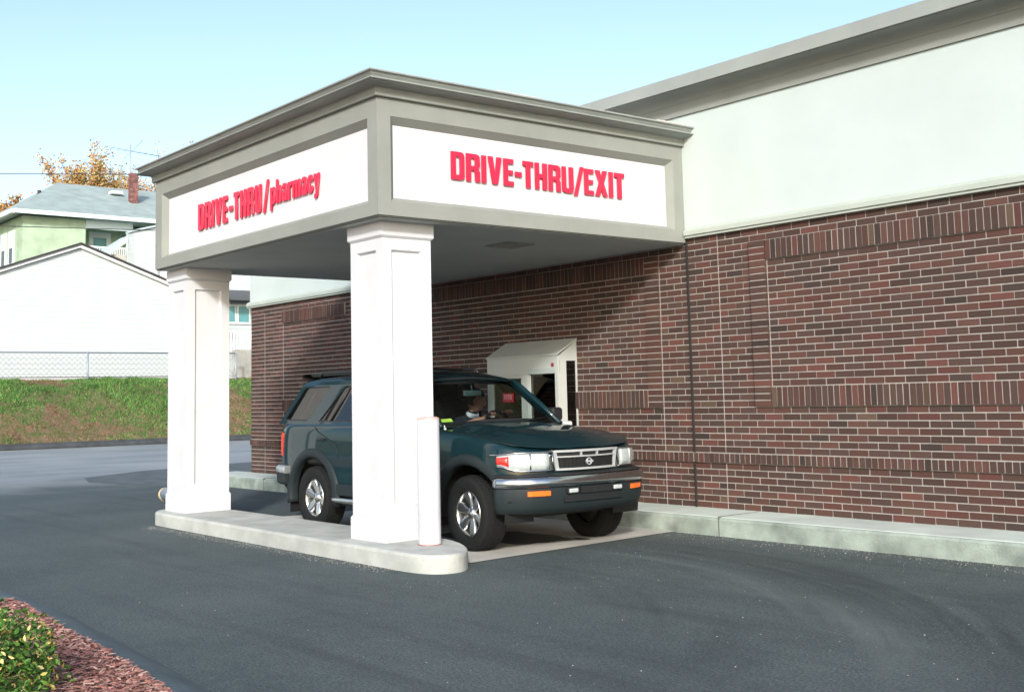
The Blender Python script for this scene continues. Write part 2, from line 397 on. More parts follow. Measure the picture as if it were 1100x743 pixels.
for d, z in ((0, -.05), (0, .118), (.006, .132), (.022, .141)):
    rings.append([bm.verts.new((*ins(p, d), z)) for p in base])
for a, b in zip(rings, rings[1:]):
    for k in range(len(a)): bm.faces.new((a[k], a[(k + 1) % len(a)], b[(k + 1) % len(a)], b[k]))
bm.faces.new(rings[-1])
tag(build('column_island', bm, CONC), kind='structure')

# asphalt lip along the planting bed, and the bed
edge = [(-30, -5.3), (-12, -6.05), (-6, -6.30), (-3, -6.42), (-1.0, -6.44), (0, -6.43), (.6, -6.43), (1.42, -6.50), (2.1, -6.545), (2.79, -6.60), (3.6, -6.70), (5, -6.95), (7, -7.5), (8.5, -8.4)]
def dense(pts, step=.12):
    o = []
    for a, b in zip(pts, pts[1:]):
        n = max(1, int(math.hypot(b[0] - a[0], b[1] - a[1]) / step)) if a[0] > -4 else 4
        for k in range(n): o.append((a[0] + (b[0] - a[0]) * k / n, a[1] + (b[1] - a[1]) * k / n))
    return o + [pts[-1]]
ed = dense(edge)
bm = bmesh.new(); path = []
for i, p in enumerate(ed):
    a, b = ed[max(0, i - 1)], ed[min(len(ed) - 1, i + 1)]
    d = Vector((b[0] - a[0], b[1] - a[1])).normalized(); wob = .012 * noise.noise(Vector((p[0] * 1.6, 0, 0)))
    path.append(((p[0], p[1] + wob, 0), (d.y, -d.x, 0), (0, 0, 1)))
sweep(bm, path, [(-.02, -.01), (0, .004), (.05, .028), (.11, .062), (.17, .092), (.23, .105), (.28, .102), (.31, .085), (.33, .03), (.33, -.02)], close=True, smooth=True)
tag(build('asphalt_lip', bm, LIPA), kind='structure')
bm = bmesh.new(); rows = []
for j in range(26):
    v = j / 25
    rows.append([(p[0], p[1] - .30 - v ** 1.6 * 6.0, .075 + .05 * min(1, v * 5) + .02 * noise.noise(Vector((p[0] * 3, v * 14, 0)))) for p in ed])
grid(bm, rows)
tag(build('mulch_bed', bm, MULCH), kind='structure')

# bark chips: stuff
def tone_layer(bm): return bm.loops.layers.float_color.new('tone')
def setc(f, lay, c):
    for l in f.loops: l[lay] = (*c, 1)
bm = bmesh.new(); lay = tone_layer(bm)
rnd = random.Random(3)
def edge_y(x):
    for a, b in zip(edge, edge[1:]):
        if a[0] <= x <= b[0]: return a[1] + (b[1] - a[1]) * (x - a[0]) / (b[0] - a[0])
    return -9
for i in range(34000):
    x = rnd.uniform(.3, 5.6); y = edge_y(x) - .31 - rnd.random() ** 1.3 * 1.5
    z = .115 + .02 * rnd.random() + (.0 if rnd.random() < .7 else .012)
    a = rnd.uniform(0, math.pi); l = rnd.uniform(.008, .028); wd = rnd.uniform(.0025, .0065); tl = rnd.uniform(-.35, .35)
    d = Vector((math.cos(a), math.sin(a), math.sin(tl) * .7)) * l; n = Vector((-math.sin(a), math.cos(a), rnd.uniform(-.5, .5))) * wd
    c = Vector((x, y, z)); v = [bm.verts.new(c + s * d + t * n) for s, t in ((-1, -.7), (1, -1), (.8, 1), (-1, .8))]
    f = bm.faces.new(v); k = rnd.random()
    col = (.42, .20, .165) if k < .45 else ((.29, .125, .10) if k < .68 else ((.56, .36, .29) if k < .95 else (.06, .035, .025)))
    s = rnd.uniform(.75, 1.15); setc(f, lay, tuple(q * s for q in col))
tag(build('bark_chips', bm, CHIP, normals=False), 'reddish shredded bark chips spread over the planting bed in the corner', 'mulch', kind='stuff')

# ================================================================ BUILDING
B = empty('brick_store', (0, 0, 0))
tag(B, 'dark red brick store wall with white stucco parapet above, beside the canopy', 'building')
BL, CR, H0 = .2032, .064, .1785
Z = {'b': H0}
z = H0; zr0 = H0 + 7 * CR; zr1 = zr0 + 1.535 * CR; zs0 = zr1 + 7 * CR; zs1 = zs0 + 3 * CR; zs2 = zs1 + 19 * CR; zs3 = zs2 + 3 * CR; ztop = zs3 + 2 * CR
bm = bmesh.new(); lay = tone_layer(bm); rb = random.Random(11)
J = .0105
def bcol():
    k = rb.random()
    if k < .50: c = (.086, .052, .043)
    elif k < .86: c = (.112, .056, .045)
    elif k < .91: c = (.066, .046, .040)
    elif k < .98: c = (.136, .058, .048)
    else: c = (.115, .076, .055)
    s = rb.uniform(.80, 1.2) * .74; return tuple(q * s for q in c)
def brick(x0, x1, z0, z1, y=0.0, jx=J, jz=J):
    if x1 - x0 < jx + .006: return
    dy = y + rb.uniform(-.0012, .0012); e = .0015
    x0 += jx / 2 + rb.uniform(-e, e); x1 -= jx / 2 + rb.uniform(-e, e); z0 += jz / 2 + rb.uniform(-e, e) * .5; z1 -= jz / 2 + rb.uniform(-e, e) * .5
    yb = .022
    A = [bm.verts.new(p) for p in ((x0, dy, z0), (x1, dy, z0), (x1, dy, z1), (x0, dy, z1))]
    Bk = [bm.verts.new(p) for p in ((x0, yb, z0), (x1, yb, z0), (x1, yb, z1), (x0, yb, z1))]
    c = bcol()
    fs = [bm.faces.new(A)] + [bm.faces.new((A[i], Bk[i], Bk[(i + 1) % 4], A[(i + 1) % 4])) for i in range(4)]
    for f in fs: setc(f, lay, c)
def course(x0, x1, z0, phase, y=0.0):
    x = x0 + (BL / 2 if phase else BL)
    prev = x0
    while True:
        e = min(x, x1); brick(prev, e, z0, z0 + CR, y)
        if x >= x1 - 1e-6: break
        prev = x; x += BL
def soldier(x0, x1, z0, z1, y, p=CR):
    n = round((x1 - x0) / p); q = (x1 - x0) / n
    for i in range(n): brick(x0 + i * q, x0 + (i + 1) * q, z0, z1, y)
XL, XR = -9.80, 9.0
low = [(XL, -9.31), (-9.31, -8.68), (-8.68, -2 * BL), (-2 * BL, 0), (0, 2 * BL), (2 * BL, XR)]
zones = [(XL, -9.31, 'f'), (-9.31, -8.68, 'f'), (-8.68, -6.77, 'p'), (-6.77, -5.70, 'f'), (-5.70, -3 * BL, 'p'), (-3 * BL, -2 * BL, 's'), (-2 * BL, 0, 'f'),
         (0, 2 * BL, 'f'), (2 * BL, 4 * BL, 'f'), (4 * BL, 5 * BL, 's'), (5 * BL, XR, 'p')]
for a, b in low:
    for i in range(7): course(a, b, H0 + i * CR, i % 2)
    soldier(a, b, zr0, zr1, -.026)
    for i in range(7): course(a, b, zr1 + i * CR, i % 2)
    for i in range(2): course(a, b, zs3 + i * CR, i % 2)
for a, b, k in zones:
    for i in range(25):
        z0 = zs0 + i * CR; hi = i >= 22; lo = i < 3
        if k == 'f': course(a, b, z0, (i + 1) % 2)
        elif k == 's': brick(a, b, z0, z0 + CR, -.026)
        elif not (hi or lo): course(a, b, z0, (i + 1) % 2)
    if k == 'p':
        soldier(a, b, zs0, zs1, -.026); soldier(a, b, zs2, zs3, -.026)
build('brickwork', bm, BRICK, B)
bm = bmesh.new(); box(bm, (XL + .004, .005, .15), (XR, .3, ztop + .02))
# mortar behind the projecting courses, and pale joints with painted lit edges
box(bm, (XL + .004, -.0205, zr0 + .003), (XR, .004, zr1 - .003))
for a, b, k in zones:
    if k == 'p':
        box(bm, (a + .003, -.0205, zs0 + .003), (b - .003, .004, zs1 - .003)); box(bm, (a + .003, -.0205, zs2 + .003), (b - .003, .004, zs3 - .003))
    if k == 's': box(bm, (a + .003, -.0205, zs0 + .003), (b - .018, .004, zs3 - .003))
build('mortar_bed', bm, MORTAR, B)
for x in (-9.31, -8.68, -2 * BL, 2 * BL, 5 * BL):  # straight joints; sunlit step edges are painted in with their pale colour
    bm = bmesh.new(); box(bm, (x - .0035, -.0012, (zs0 if x == 5 * BL else H0)), (x + .0035, .0045, zs2 if x == 5 * BL else (zs3 if x < 0 else ztop)))
    build('lit_edge_joint', bm, mat('lit_edge_joint', (.36, .33, .32), .9), B)
bx('control_joint', (-.007, -.018, H0 - .004), (.007, .0046, ztop), CAULK, B)
bm = bmesh.new()                                        # rest of the building mass
box(bm, (XL + .01, .31, 0), (XR, 14, ztop + 1.2))
build('side_walls', bm, mat('plain_brick_mass', (.13, .065, .055), .9, noise_amt=.3, nscale=12), B)
# trim band and stucco parapet
for x0, x1 in ((XL - .06, -4.70), (.012, XR)):
    bm = bmesh.new()
    sweep(bm, [((x, 0, 0), (0, -1, 0), (0, 0, 1)) for x in (x0, x1)], [(-.25, ztop), (.045, ztop), (.045, ztop + .018), (.062, ztop + .026), (.062, ztop + .070), (.030, ztop + .100), (-.25, ztop + .100)], close=True)
    build('trim_band', bm, TRIMW, B)
bx('parapet', (XL, -.022, ztop + .102), (XR, .28, 4.185), STUCCO, B)
bm = bmesh.new()
fr = [(-.2, 4.187), (.045, 4.187), (.045, 4.312), (.052, 4.318), (.060, 4.335), (.078, 4.356), (.105, 4.374), (.14, 4.386), (.18, 4.392), (.26, 4.394), (.26, 4.40), (-.2, 4.40)]
sweep(bm, [((x, 0, 0), (0, -1, 0), (0, 0, 1)) for x in (XL - .2, XR)], fr, close=True)
build('frieze', bm, GREIGE, B)
bm = bmesh.new()
sweep(bm, [((x, 0, 0), (0, -1, 0), (0, 0, 1)) for x in (XL - .3, XR)], [(-.2, 4.402), (.285, 4.402), (.285, 4.412), (.275, 4.414), (.275, 4.530), (.262, 4.540), (-.2, 4.545)], close=True)
build('cap_flashing', bm, METALG, B)

# drive-up service window bay
bay = empty('service_window'); bay.parent = B
x0, x1, yf = -3.01, -1.735, -.30
bm = bmesh.new()
prism(bm, [(0.0, 1.972), (yf - .012, 1.792), (yf - .012, 1.776), (0.0, 1.955)], 0, x0 - .01, x1 + .008)
build('bay_roof', bm, ALU, bay)
bm = bmesh.new()
box(bm, (x0, yf, 1.575), (x1, yf + .03, 1.775))                                  # fascia
box(bm, (x0, yf, .93), (x0 + .10, yf + .04, 1.574)); box(bm, (-2.375, yf, .93), (-2.255, yf + .05, 1.574)); box(bm, (x1 - .045, yf, .93), (x1, yf + .04, 1.574))
box(bm, (x0 + .10, yf + .002, 1.535), (-2.375, yf + .04, 1.574))
prism(bm, [(-.001, 1.715), (-.001, 1.953), (yf + .032, 1.774), (yf + .032, 1.715)], 0, x1 - .03, x1)  # cheek above side pane
prism(bm, [(-.001, .93), (-.001, 1.953), (yf + .032, 1.774), (yf + .032, .93)], 0, x0, x0 + .03)
box(bm, (x1 - .03, yf + .041, .93), (x1, -.165, 1.714)); box(bm, (x1 - .03, -.018, .93), (x1, -.001, 1.714))
box(bm, (x0, yf, .84), (x1, -.001, .929))
build('bay_frame', bm, ALU, bay)
bm = bmesh.new(); box(bm, (-2.253, yf - .006, 1.576), (x1 - .03, yf - .001, 1.632)); build('shutter_box', bm, mat('shutter_grey', (.36, .42, .40), .5), bay)
bm = bmesh.new()
box(bm, (x0 + .10, yf + .02, .93), (-2.376, yf + .026, 1.534)); build('left_pane', bm, GLASS, bay)
bx('right_pane', (-2.22, yf + .03, .93), (x1 - .05, yf + .036, 1.573), GLASS, bay)
bx('side_pane', (x1 - .018, -.164, .93), (x1 - .012, -.019, 1.713), GLASS, bay)
bm = bmesh.new(); bm.free()
for a_, b_ in (((-2.254, yf + .008, .93), (-2.232, yf + .03, 1.573)), ((-2.045, yf + .045, .93), (-2.000, yf + .06, 1.573)), ((-1.955, yf + .045, .93), (-1.925, yf + .06, 1.573)), ((-2.66, yf + .04, .93), (-2.62, yf + .06, 1.53)), ((-2.19, yf + .10, .93), (-2.11, yf + .11, 1.54)), ((-1.90, yf + .12, .93), (-1.86, yf + .13, 1.54)), ((-2.86, yf + .1, .93), (-2.80, yf + .11, 1.5))): bx('sash_bar', a_, b_, ALU, bay)
bm = bmesh.new(); box(bm, (x0 + .03, -.012, .93), (x1 - .03, -.003, 1.72)); build('bay_inside', bm, mat('bay_back', (.10, .12, .12), .8, noise_amt=.5, nscale=5), bay)
bx('red_notice', (-2.73, yf + .005, 1.262), (-2.53, yf + .012, 1.368), mat('red_notice', (.42, .015, .03), .5), bay)
bm = bmesh.new()
for k in range(4): box(bm, (-2.70 + k * .04, yf + .002, 1.29), (-2.682 + k * .04, yf + .004, 1.34))
box(bm, (-2.70, yf + .002, 1.341), (-2.562, yf + .004, 1.349)); build('notice_mark', bm, mat('pale_red', (.7, .35, .35), .6), bay)
bx('paper_notice', (-2.72, yf + .028, 1.42), (-2.53, yf + .032, 1.50), mat('grey_paper', (.45, .52, .5), .8), bay)
bx('maker_badge', (-1.838, yf - .003, 1.648), (-1.792, yf - .001, 1.692), mat('badge_red', (.25, .02, .04), .5), bay)
bm = bmesh.new(); box(bm, (-2.22, yf - .14, .985), (-1.50, yf + .0, 1.045), .02); build('deal_shelf', bm, PLASTW, bay)
bm = bmesh.new(); box(bm, (x0, -.285, .60), (x1, -.02, .839)); build('bay_apron', bm, ALU, bay)

# ================================================================ CANOPY
C = empty('drive_through_canopy', (-2.35, -1.9, 0))
tag(C, 'flat grey-beige canopy on two white columns with red DRIVE-THRU lettering', 'canopy')
CO = Vector((2.35, 1.9, 0))
cxa, cya, zb, zt = -4.693, -3.768, 2.859, 3.866
def off(o): o.location = CO; return o
def cpath(d=0):   # U-shaped path round three sides: wall - far(-X) side - near -Y - +X side - wall
    return [((cxa, -.024, 0), (-1, 0, 0)), ((cxa, cya, 0), (-1, -1, 0)), ((0, cya, 0), (1, -1, 0)), ((0, -.024, 0), (1, 0, 0))]
# fascia with recessed panel on the two visible sides
def frame_face(bm, mapf, u0, u1, v0, v1, a0, a1, b0, b1, bev=.065, dep=.065):
    """flat ring with a bevelled reveal stepping in to a recessed panel opening"""
    O = [mapf(u, v, 0) for u, v in ((u0, v0), (u1, v0), (u1, v1), (u0, v1))]
    I = [mapf(u, v, 0) for u, v in ((a0, b0), (a1, b0), (a1, b1), (a0, b1))]
    K = [mapf(u, v, -dep) for u, v in ((a0 + bev, b0 + bev * .6), (a1 - bev, b0 + bev * .6), (a1 - bev, b1 - bev), (a0 + bev, b1 - bev))]
    O, I, K = [[bm.verts.new(p) for p in q] for q in (O, I, K)]
    for i in range(4):
        j = (i + 1) % 4; bm.faces.new((O[i], O[j], I[j], I[i])); bm.faces.new((I[i], I[j], K[j], K[i]))
bm = bmesh.new()
fy = lambda u, v, d: (u, cya - d, v)
fx = lambda u, v, d: (0 + d, u, v)
frame_face(bm, fy, cxa, 0, zb, zt, -4.515, -.155, 2.975, 3.705)
frame_face(bm, fx, cya, -.024, zb, zt, -3.635, -.165, 2.985, 3.712)
bmesh.ops.remove_doubles(bm, verts=bm.verts, dist=1e-5)
vs = [bm.verts.new(p) for p in ((cxa, cya, zb), (cxa, cya, zt), (cxa, -.024, zt), (cxa, -.024, zb))]; bm.faces.new(vs)
off(build('fascia', bm, GREIGE, C))
PY = bx('sign_panel', (-4.452, cya + .062, 3.012), (-.218, cya + .08, 3.642), PANELW, C); off(PY)
PX = bx('sign_panel', (-.08, -3.572, 3.022), (-.062, -.228, 3.649), PANELW, C); off(PX)
# drip edge + soffit
bm = bmesh.new(); box(bm, (cxa + .012, cya + .012, zb - .012), (-.012, -.03, zb + .02)); off(build('drip_edge', bm, mat('dark_drip', (.10, .11, .10), .7), C))
bm = bmesh.new(); box(bm, (cxa + .04, cya + .04, zb - .018), (-.04, -.024, zb - .0125)); off(build('soffit', bm, SOFFIT, C))
# vent in soffit
bm = bmesh.new()
for r in (.17, .125, .08): 
    for s in ((-1, 0), (1, 0), (0, -1), (0, 1)):
        a = (-.89 + s[0] * r - (.016 if s[0] else r), -1.63 + s[1] * r - (.016 if s[1] else r), zb - .030); b = (-.89 + s[0] * r + (.016 if s[0] else r), -1.63 + s[1] * r + (.016 if s[1] else r), zb - .0185 - .002 * (r > .1))
        box(bm, a, b)
off(build('ceiling_vent', bm, mat('vent_grey', (.30, .31, .28), .6), C))
# cornice : band, cove, metal gutter edge
def csweep(name, prof, m):
    bm = bmesh.new(); P = []
    for o, n in cpath(): P.append((o, n, (0, 0, 1)))
    sweep(bm, P, prof, close=True); off(build(name, bm, m, C))
csweep('cornice_band', [(-.1, zt - .004), (.030, zt - .004), (.036, zt + .002), (.036, zt + .050), (.044, zt + .068), (-.1, zt + .068)], GREIGE)
csweep('cornice_cove', [(-.1, zt + .069), (.034, zt + .069), (.060, zt + .078), (.105, zt + .086), (.150, zt + .090), (.150, zt + .094), (-.1, zt + .094)], METALG)
csweep('cornice_gutter', [(-.1, zt + .095), (.150, zt + .095), (.168, zt + .097), (.174, zt + .102), (.172, zt + .108), (.140, zt + .110), (.134, zt + .118), (.140, zt + .128), (.150, zt + .138), (.158, zt + .150), (.160, zt + .158), (.178, zt + .160), (.182, zt + .166), (.180, zt + .176), (.16, zt + .182), (-.1, zt + .195)], METALG)
bm = bmesh.new(); box(bm, (cxa + .05, cya + .05, zt + .10), (-.05, -.03, zt + .188)); off(build('canopy_roof', bm, mat('roof_membrane', (.5, .48, .46), .8, noise_amt=.2), C))
for a_, b_ in (((.03, -2.55, zt + .186), (.09, -2.0, zt + .212)), ((.02, -1.5, zt + .186), (.08, -1.1, zt + .206)), ((.0, -.45, zt + .186), (.08, -.06, zt + .22))):
    bm = bmesh.new(); box(bm, a_, b_)
    off(build('roof_flashing', bm, mat('flashing_lap', (.55, .50, .46), .6, noise_amt=.25, nscale=6), C))

# ---- lettering
T = .185
def rr(x0, y0, x1, y1, c, corners='1111'):
    p = []
    q = [(x0, y0, 1, 1), (x1, y0, -1, 1), (x1, y1, -1, -1), (x0, y1, 1, -1)]
    for i, (x, y, sx, sy) in enumerate(q):
        if corners[i] == '1':
            a = [(x + sx * c, y), (x + sx * c * .3, y + sy * c * .3), (x, y + sy * c)]
            p += a if i % 2 == 1 - 0 and False else (a[::-1] if i in (0, 2) else a)
        else: p.append((x, y))
    return p
G = {
 'D': (.52, [rr(0, 0, .52, 1, .13, '0110'), rr(T, .17, .52 - T, .83, .05, '0110')]),
 'R': (.54, [[(0, 0), (T, 0), (T, .40), (.30, .40), (.34, .36), (.35, .02), (.36, 0), (.56, 0), (.54, .06), (.54, .36), (.47, .47), (.54, .57), (.54, .88), (.50, .96), (.42, 1), (0, 1)], rr(T, .56, .34, .84, .04, '0110')]),
 'I': (T, [[(0, 0), (T, 0), (T, 1), (0, 1)]]),
 'V': (.56, [[(.17, 0), (.39, 0), (.56, 1), (.36, 1), (.28, .34), (.20, 1), (0, 1)]]),
 'E': (.42, [[(0, 0), (.42, 0), (.42, .17), (T, .17), (T, .42), (.39, .42), (.39, .58), (T, .58), (T, .83), (.42, .83), (.42, 1), (0, 1)]]),
 '-': (.22, [[(0, .38), (.22, .38), (.22, .56), (0, .56)]]),
 'T': (.46, [[(.13, 0), (.33, 0), (.33, .83), (.46, .83), (.46, 1), (0, 1), (0, .83), (.13, .83)]]),
 'H': (.54, [[(0, 0), (T, 0), (T, .42), (.34, .42), (.34, 0), (.54, 0), (.54, 1), (.34, 1), (.34, .59), (T, .59), (T, 1), (0, 1)]]),
 'U': (.53, [[(0, 1), (0, .14), (.04, .04), (.14, 0), (.39, 0), (.49, .04), (.53, .14), (.53, 1), (.33, 1), (.33, .20), (.30, .16), (.23, .16), (T, .20), (T, 1)]]),
 '/': (.36, [[(0, -.08), (.12, -.08), (.36, 1.06), (.24, 1.06)]]),
 'X': (.56, [[(0, 0), (.20, 0), (.28, .28), (.36, 0), (.56, 0), (.39, .51), (.55, 1), (.35, 1), (.28, .74), (.21, 1), (.01, 1), (.17, .51)]]),
 'p': (.50, [[(0, -.26), (T, -.26), (T, .04), (.28, -.01), (.40, 0), (.50, .12), (.50, .60), (.40, .72), (.28, .73), (T, .67), (T, .72), (0, .72)], rr(T, .15, .31, .56, .04, '0110')]),
 'h': (.49, [[(0, 0), (T, 0), (T, .54), (.29, .54), (.29, 0), (.49, 0), (.49, .60), (.42, .72), (.30, .73), (T, .66), (T, 1), (0, 1)]]),
 'a': (.49, [[(.12, 0), (.22, 0), (.30, .06), (.31, 0), (.49, 0), (.49, .58), (.42, .70), (.32, .74), (.16, .74), (.04, .67), (0, .52), (.18, .50), (.20, .58), (.29, .58), (.30, .46), (.10, .40), (0, .28), (0, .10)], [(.19, .16), (.26, .16), (.30, .22), (.30, .33), (.19, .27)]]),
 'r': (.36, [[(0, 0), (T, 0), (T, .50), (.26, .55), (.36, .55), (.36, .73), (.27, .72), (T, .62), (T, .72), (0, .72)]]),
 'm': (.76, [[(0, 0), (.19, 0), (.19, .55), (.285, .55), (.285, 0), (.475, 0), (.475, .55), (.57, .55), (.57, 0), (.76, 0), (.76, .62), (.70, .72), (.57, .73), (.46, .66), (.36, .73), (.28, .73), (.19, .67), (.19, .72), (0, .72)]]),
 'c': (.47, [[(.14, 0), (.35, 0), (.47, .12), (.47, .27), (.29, .27), (.28, .17), (.20, .17), (.19, .22), (.19, .50), (.21, .56), (.28, .56), (.29, .47), (.47, .47), (.47, .60), (.35, .73), (.12, .73), (0, .60), (0, .12)]]),
 'y': (.50, [[(.04, -.26), (.22, -.26), (.32, -.18), (.50, .72), (.32, .72), (.26, .28), (.19, .72), (0, .72), (.17, .02), (.14, -.09), (.04, -.09)]]),
}
def lettering(text, u0, u1, base, h, place, panel, gap=.075):
    tot = sum(G[c][0] for c in text) + gap * (len(text) - 1); sx = (u1 - u0) / tot; u = u0
    for c in text:
        wd, loops = G[c]
        loops = [[(p[0] * sx, p[1] * h) for p in lp] for lp in loops]
        bm = fill2d(loops, .006)
        for v in bm.verts: v.co = Vector(place(u + v.co.x, base + v.co.y, v.co.z))
        o = build('letter', bm, RED, panel)
        u += (wd + gap) * sx
onx = lambda u, v, d: (-.062 + .020 + d, u, v)
ony = lambda u, v, d: (u, cya + .062 - .020 - d, v)
lettering('DRIVE', -2.975, -2.262, 3.243, .250, onx, PX); lettering('-', -2.245, -2.165, 3.243, .25, onx, PX)
lettering('THRU', -2.150, -1.520, 3.245, .250, onx, PX); lettering('/', -1.515, -1.385, 3.246, .252, onx, PX); lettering('EXIT', -1.378, -.838, 3.250, .254, onx, PX)
lettering('DRIVE', -3.626, -2.92, 3.178, .280, ony, PY, gap=.13); lettering('-', -2.88, -2.80, 3.178, .280, ony, PY)
lettering('THRU', -2.77, -2.170, 3.180, .280, ony, PY, gap=.13); lettering('/', -2.13, -2.01, 3.185, .28, ony, PY); lettering('pharmacy', -1.98, -1.035, 3.222, .230, ony, PY, gap=.09)

# ---- columns
def column(xc, yc, label):
    col = empty('column', (xc + CO.x, yc + CO.y, 0)); col.parent = C; tag(col, label)
    s, sb, sc = .254, .268, .274
    def ringbox(bm, pr):
        rings = [[bm.verts.new((sx * r, sy * r, zz)) for sx, sy in ((-1, -1), (1, -1), (1, 1), (-1, 1))] for r, zz in pr]
        for a, b in zip(rings, rings[1:]):
            for i in range(4): bm.faces.new((a[i], a[(i + 1) % 4], b[(i + 1) % 4], b[i]))
        bm.faces.new(rings[0]); bm.faces.new(rings[-1])
    bm = bmesh.new(); ringbox(bm, [(sb, .141), (sb, .318), (sb - .006, .330), (s + .001, .338)]); build('base', bm, PAINTW, col)
    bm = bmesh.new(); ringbox(bm, [(s + .001, 2.700), (sc - .004, 2.716), (sc, 2.722), (sc, 2.84)]); build('capital', bm, PAINTW, col)
    # shaft with recessed panels on all four faces
    bm = bmesh.new(); z0, z1 = .339, 2.699; pu = .158; p0, p1 = .44, 2.60; d = .026
    for k in range(4):
        c, sn = [(1, 0), (0, 1), (-1, 0), (0, -1)][k]
        def mp(u, v, dd): 
            x, y = u, -s - dd
            return (x * c - y * sn, x * sn + y * c, v)
        O = [mp(u, v, 0) for u, v in ((-s, z0), (s, z0), (s, z1), (-s, z1))]
        I = [mp(u, v, 0) for u, v in ((-pu, p0), (pu, p0), (pu, p1), (-pu, p1))]
        K = [mp(u, v, -d) for u, v in ((-pu + .018, p0 + .018), (pu - .018, p0 + .018), (pu - .018, p1 - .018), (-pu + .018, p1 - .018))]
        O, I, K = [[bm.verts.new(p) for p in q] for q in (O, I, K)]
        for i in range(4):
            j = (i + 1) % 4; bm.faces.new((O[i], O[j], I[j], I[i])); bm.faces.new((I[i], I[j], K[j], K[i]))
        bm.faces.new(K)
    bmesh.ops.remove_doubles(bm, verts=bm.verts, dist=1e-5)
    build('shaft', bm, PAINTW, col)
    return col
column(-.449, -3.355, 'near white column behind the bollard'); column(-4.43, -3.355, 'far white column at the island end')

# ---- bollard, pipe end
bm = bmesh.new(); prof = [(0, 1.175), (.06, 1.173), (.085, 1.165), (.092, 1.15), (.092, .16), (.093, .141)]
lathe(bm, prof, 40, axis=2)
for v in bm.verts: v.co.x += .002 * noise.noise(Vector((0, 0, v.co.z * 2)))
bol = build('bollard', bm, PLASTW, None); bol.location = (.173, -3.417, 0); bol['label'] = 'short white cylindrical bollard in front of the near column'; bol['category'] = 'bollard'
bm = bmesh.new(); lathe(bm, [(.0925, .141), (.100, .143), (.094, .150)], 40, axis=2); build('base_ring', bm, mat('rusty_ring', (.45, .18, .14), .8, noise_amt=.3, nscale=20), bol)
bm = bmesh.new(); lathe(bm, [(.0928, 1.150), (.0935, 1.158), (.087, 1.1665), (.060, 1.1745)], 40, axis=2); build('top_ring', bm, mat('worn_rim', (.62, .42, .40), .7, noise_amt=.3, nscale=20), bol)
pp = empty('wheel_stop_pipe', (-5.80, -2.98, 0)); tag(pp, 'white pipe with yellowed end poking out behind the far column', 'pipe')
bm = bmesh.new(); tube(bm, [(-.42, 0, .20), (.9, 0, .33)], .085, 16); build('pipe', bm, PAINTW, pp)
bm = bmesh.new(); tube(bm, [(-.46, 0, .196), (-.415, 0, .2005)], .087, 16); build('end_cap', bm, mat('yellowed_cap', (.62, .48, .25), .7, noise_amt=.3), pp)
bm = bmesh.new(); tube(bm, [(.3, 0, 0), (.3, 0, .20)], .03, 10); build('pipe_foot', bm, GALV, pp)
# ================================================================ CAR
AX, AY, KX, KY, KZ = -.11, -2.02, .99, .93, .93
CAR = empty('parked_car', (AX, AY, 0)); CAR.name = 'sport_utility_car'
tag(CAR, 'dark teal four-door sport utility car stopped under the canopy at the service window', 'car')
def cv(p):
    x = p[0] + max(0, p[0] - .25) * .19
    return (x * KX, p[1] * KY, p[2] * KZ)
def cb(name, bm, m, parent=None, smooth=False, normals=True):
    for v in bm.verts: v.co = Vector(cv(v.co))
    return build(name, bm, m, parent or CAR, smooth, normals)
def both(f):
    for s in (-1, 1): f(s)

FR = [(.2, .862), (.30, .855), (.38, .835), (.44, .80), (.50, .735), (.545, .65), (.575, .54), (.598, .40), (.612, .26), (.618, .13), (.62, 0)]
RE = [(-3.57, 0), (-3.57, .35), (-3.565, .58), (-3.545, .70), (-3.50, .78), (-3.43, .825), (-3.33, .848)]
mid = [(-3.2 + i * .05, .855 + .012 * math.sin(math.pi * (i / 67))) for i in range(0, 68)]
mid = [p for p in mid if p[0] < .17]
half = RE + mid + FR
def top(x):
    pts = [(-3.6, 1.175), (-2.0, 1.165), (-.6, 1.135), (-.3, 1.105), (0, 1.075), (.3, 1.025), (.45, .985), (.55, .955), (.62, .935)]
    for a, b in zip(pts, pts[1:]):
        if x <= b[0]: t = max(0, (x - a[0]) / (b[0] - a[0])); return a[1] + (b[1] - a[1]) * t
    return pts[-1][1]
ZL = [(.40, .05), (.44, .018), (.50, .008), (.58, .0), (.66, -.004), (.73, -.004), (.80, 0), (.86, .0), (.90, .004), (.93, .010)]
def insf(t):       # t: 0 at sill, 1 at belt
    pts = [(0, .055), (.06, .02), (.14, .008), (.3, 0), (.5, -.004), (.66, 0), (.80, .006), (.90, .014), (.96, .028), (1, .058)]
    for a, b in zip(pts, pts[1:]):
        if t <= b[0]: return a[1] + (b[1] - a[1]) * (t - a[0]) / (b[0] - a[0])
    return pts[-1][1]
TS = [0, .03, .07, .14, .22, .30, .38, .46, .54, .62, .70, .76, .82, .87, .91, .94, .965, .985, 1]
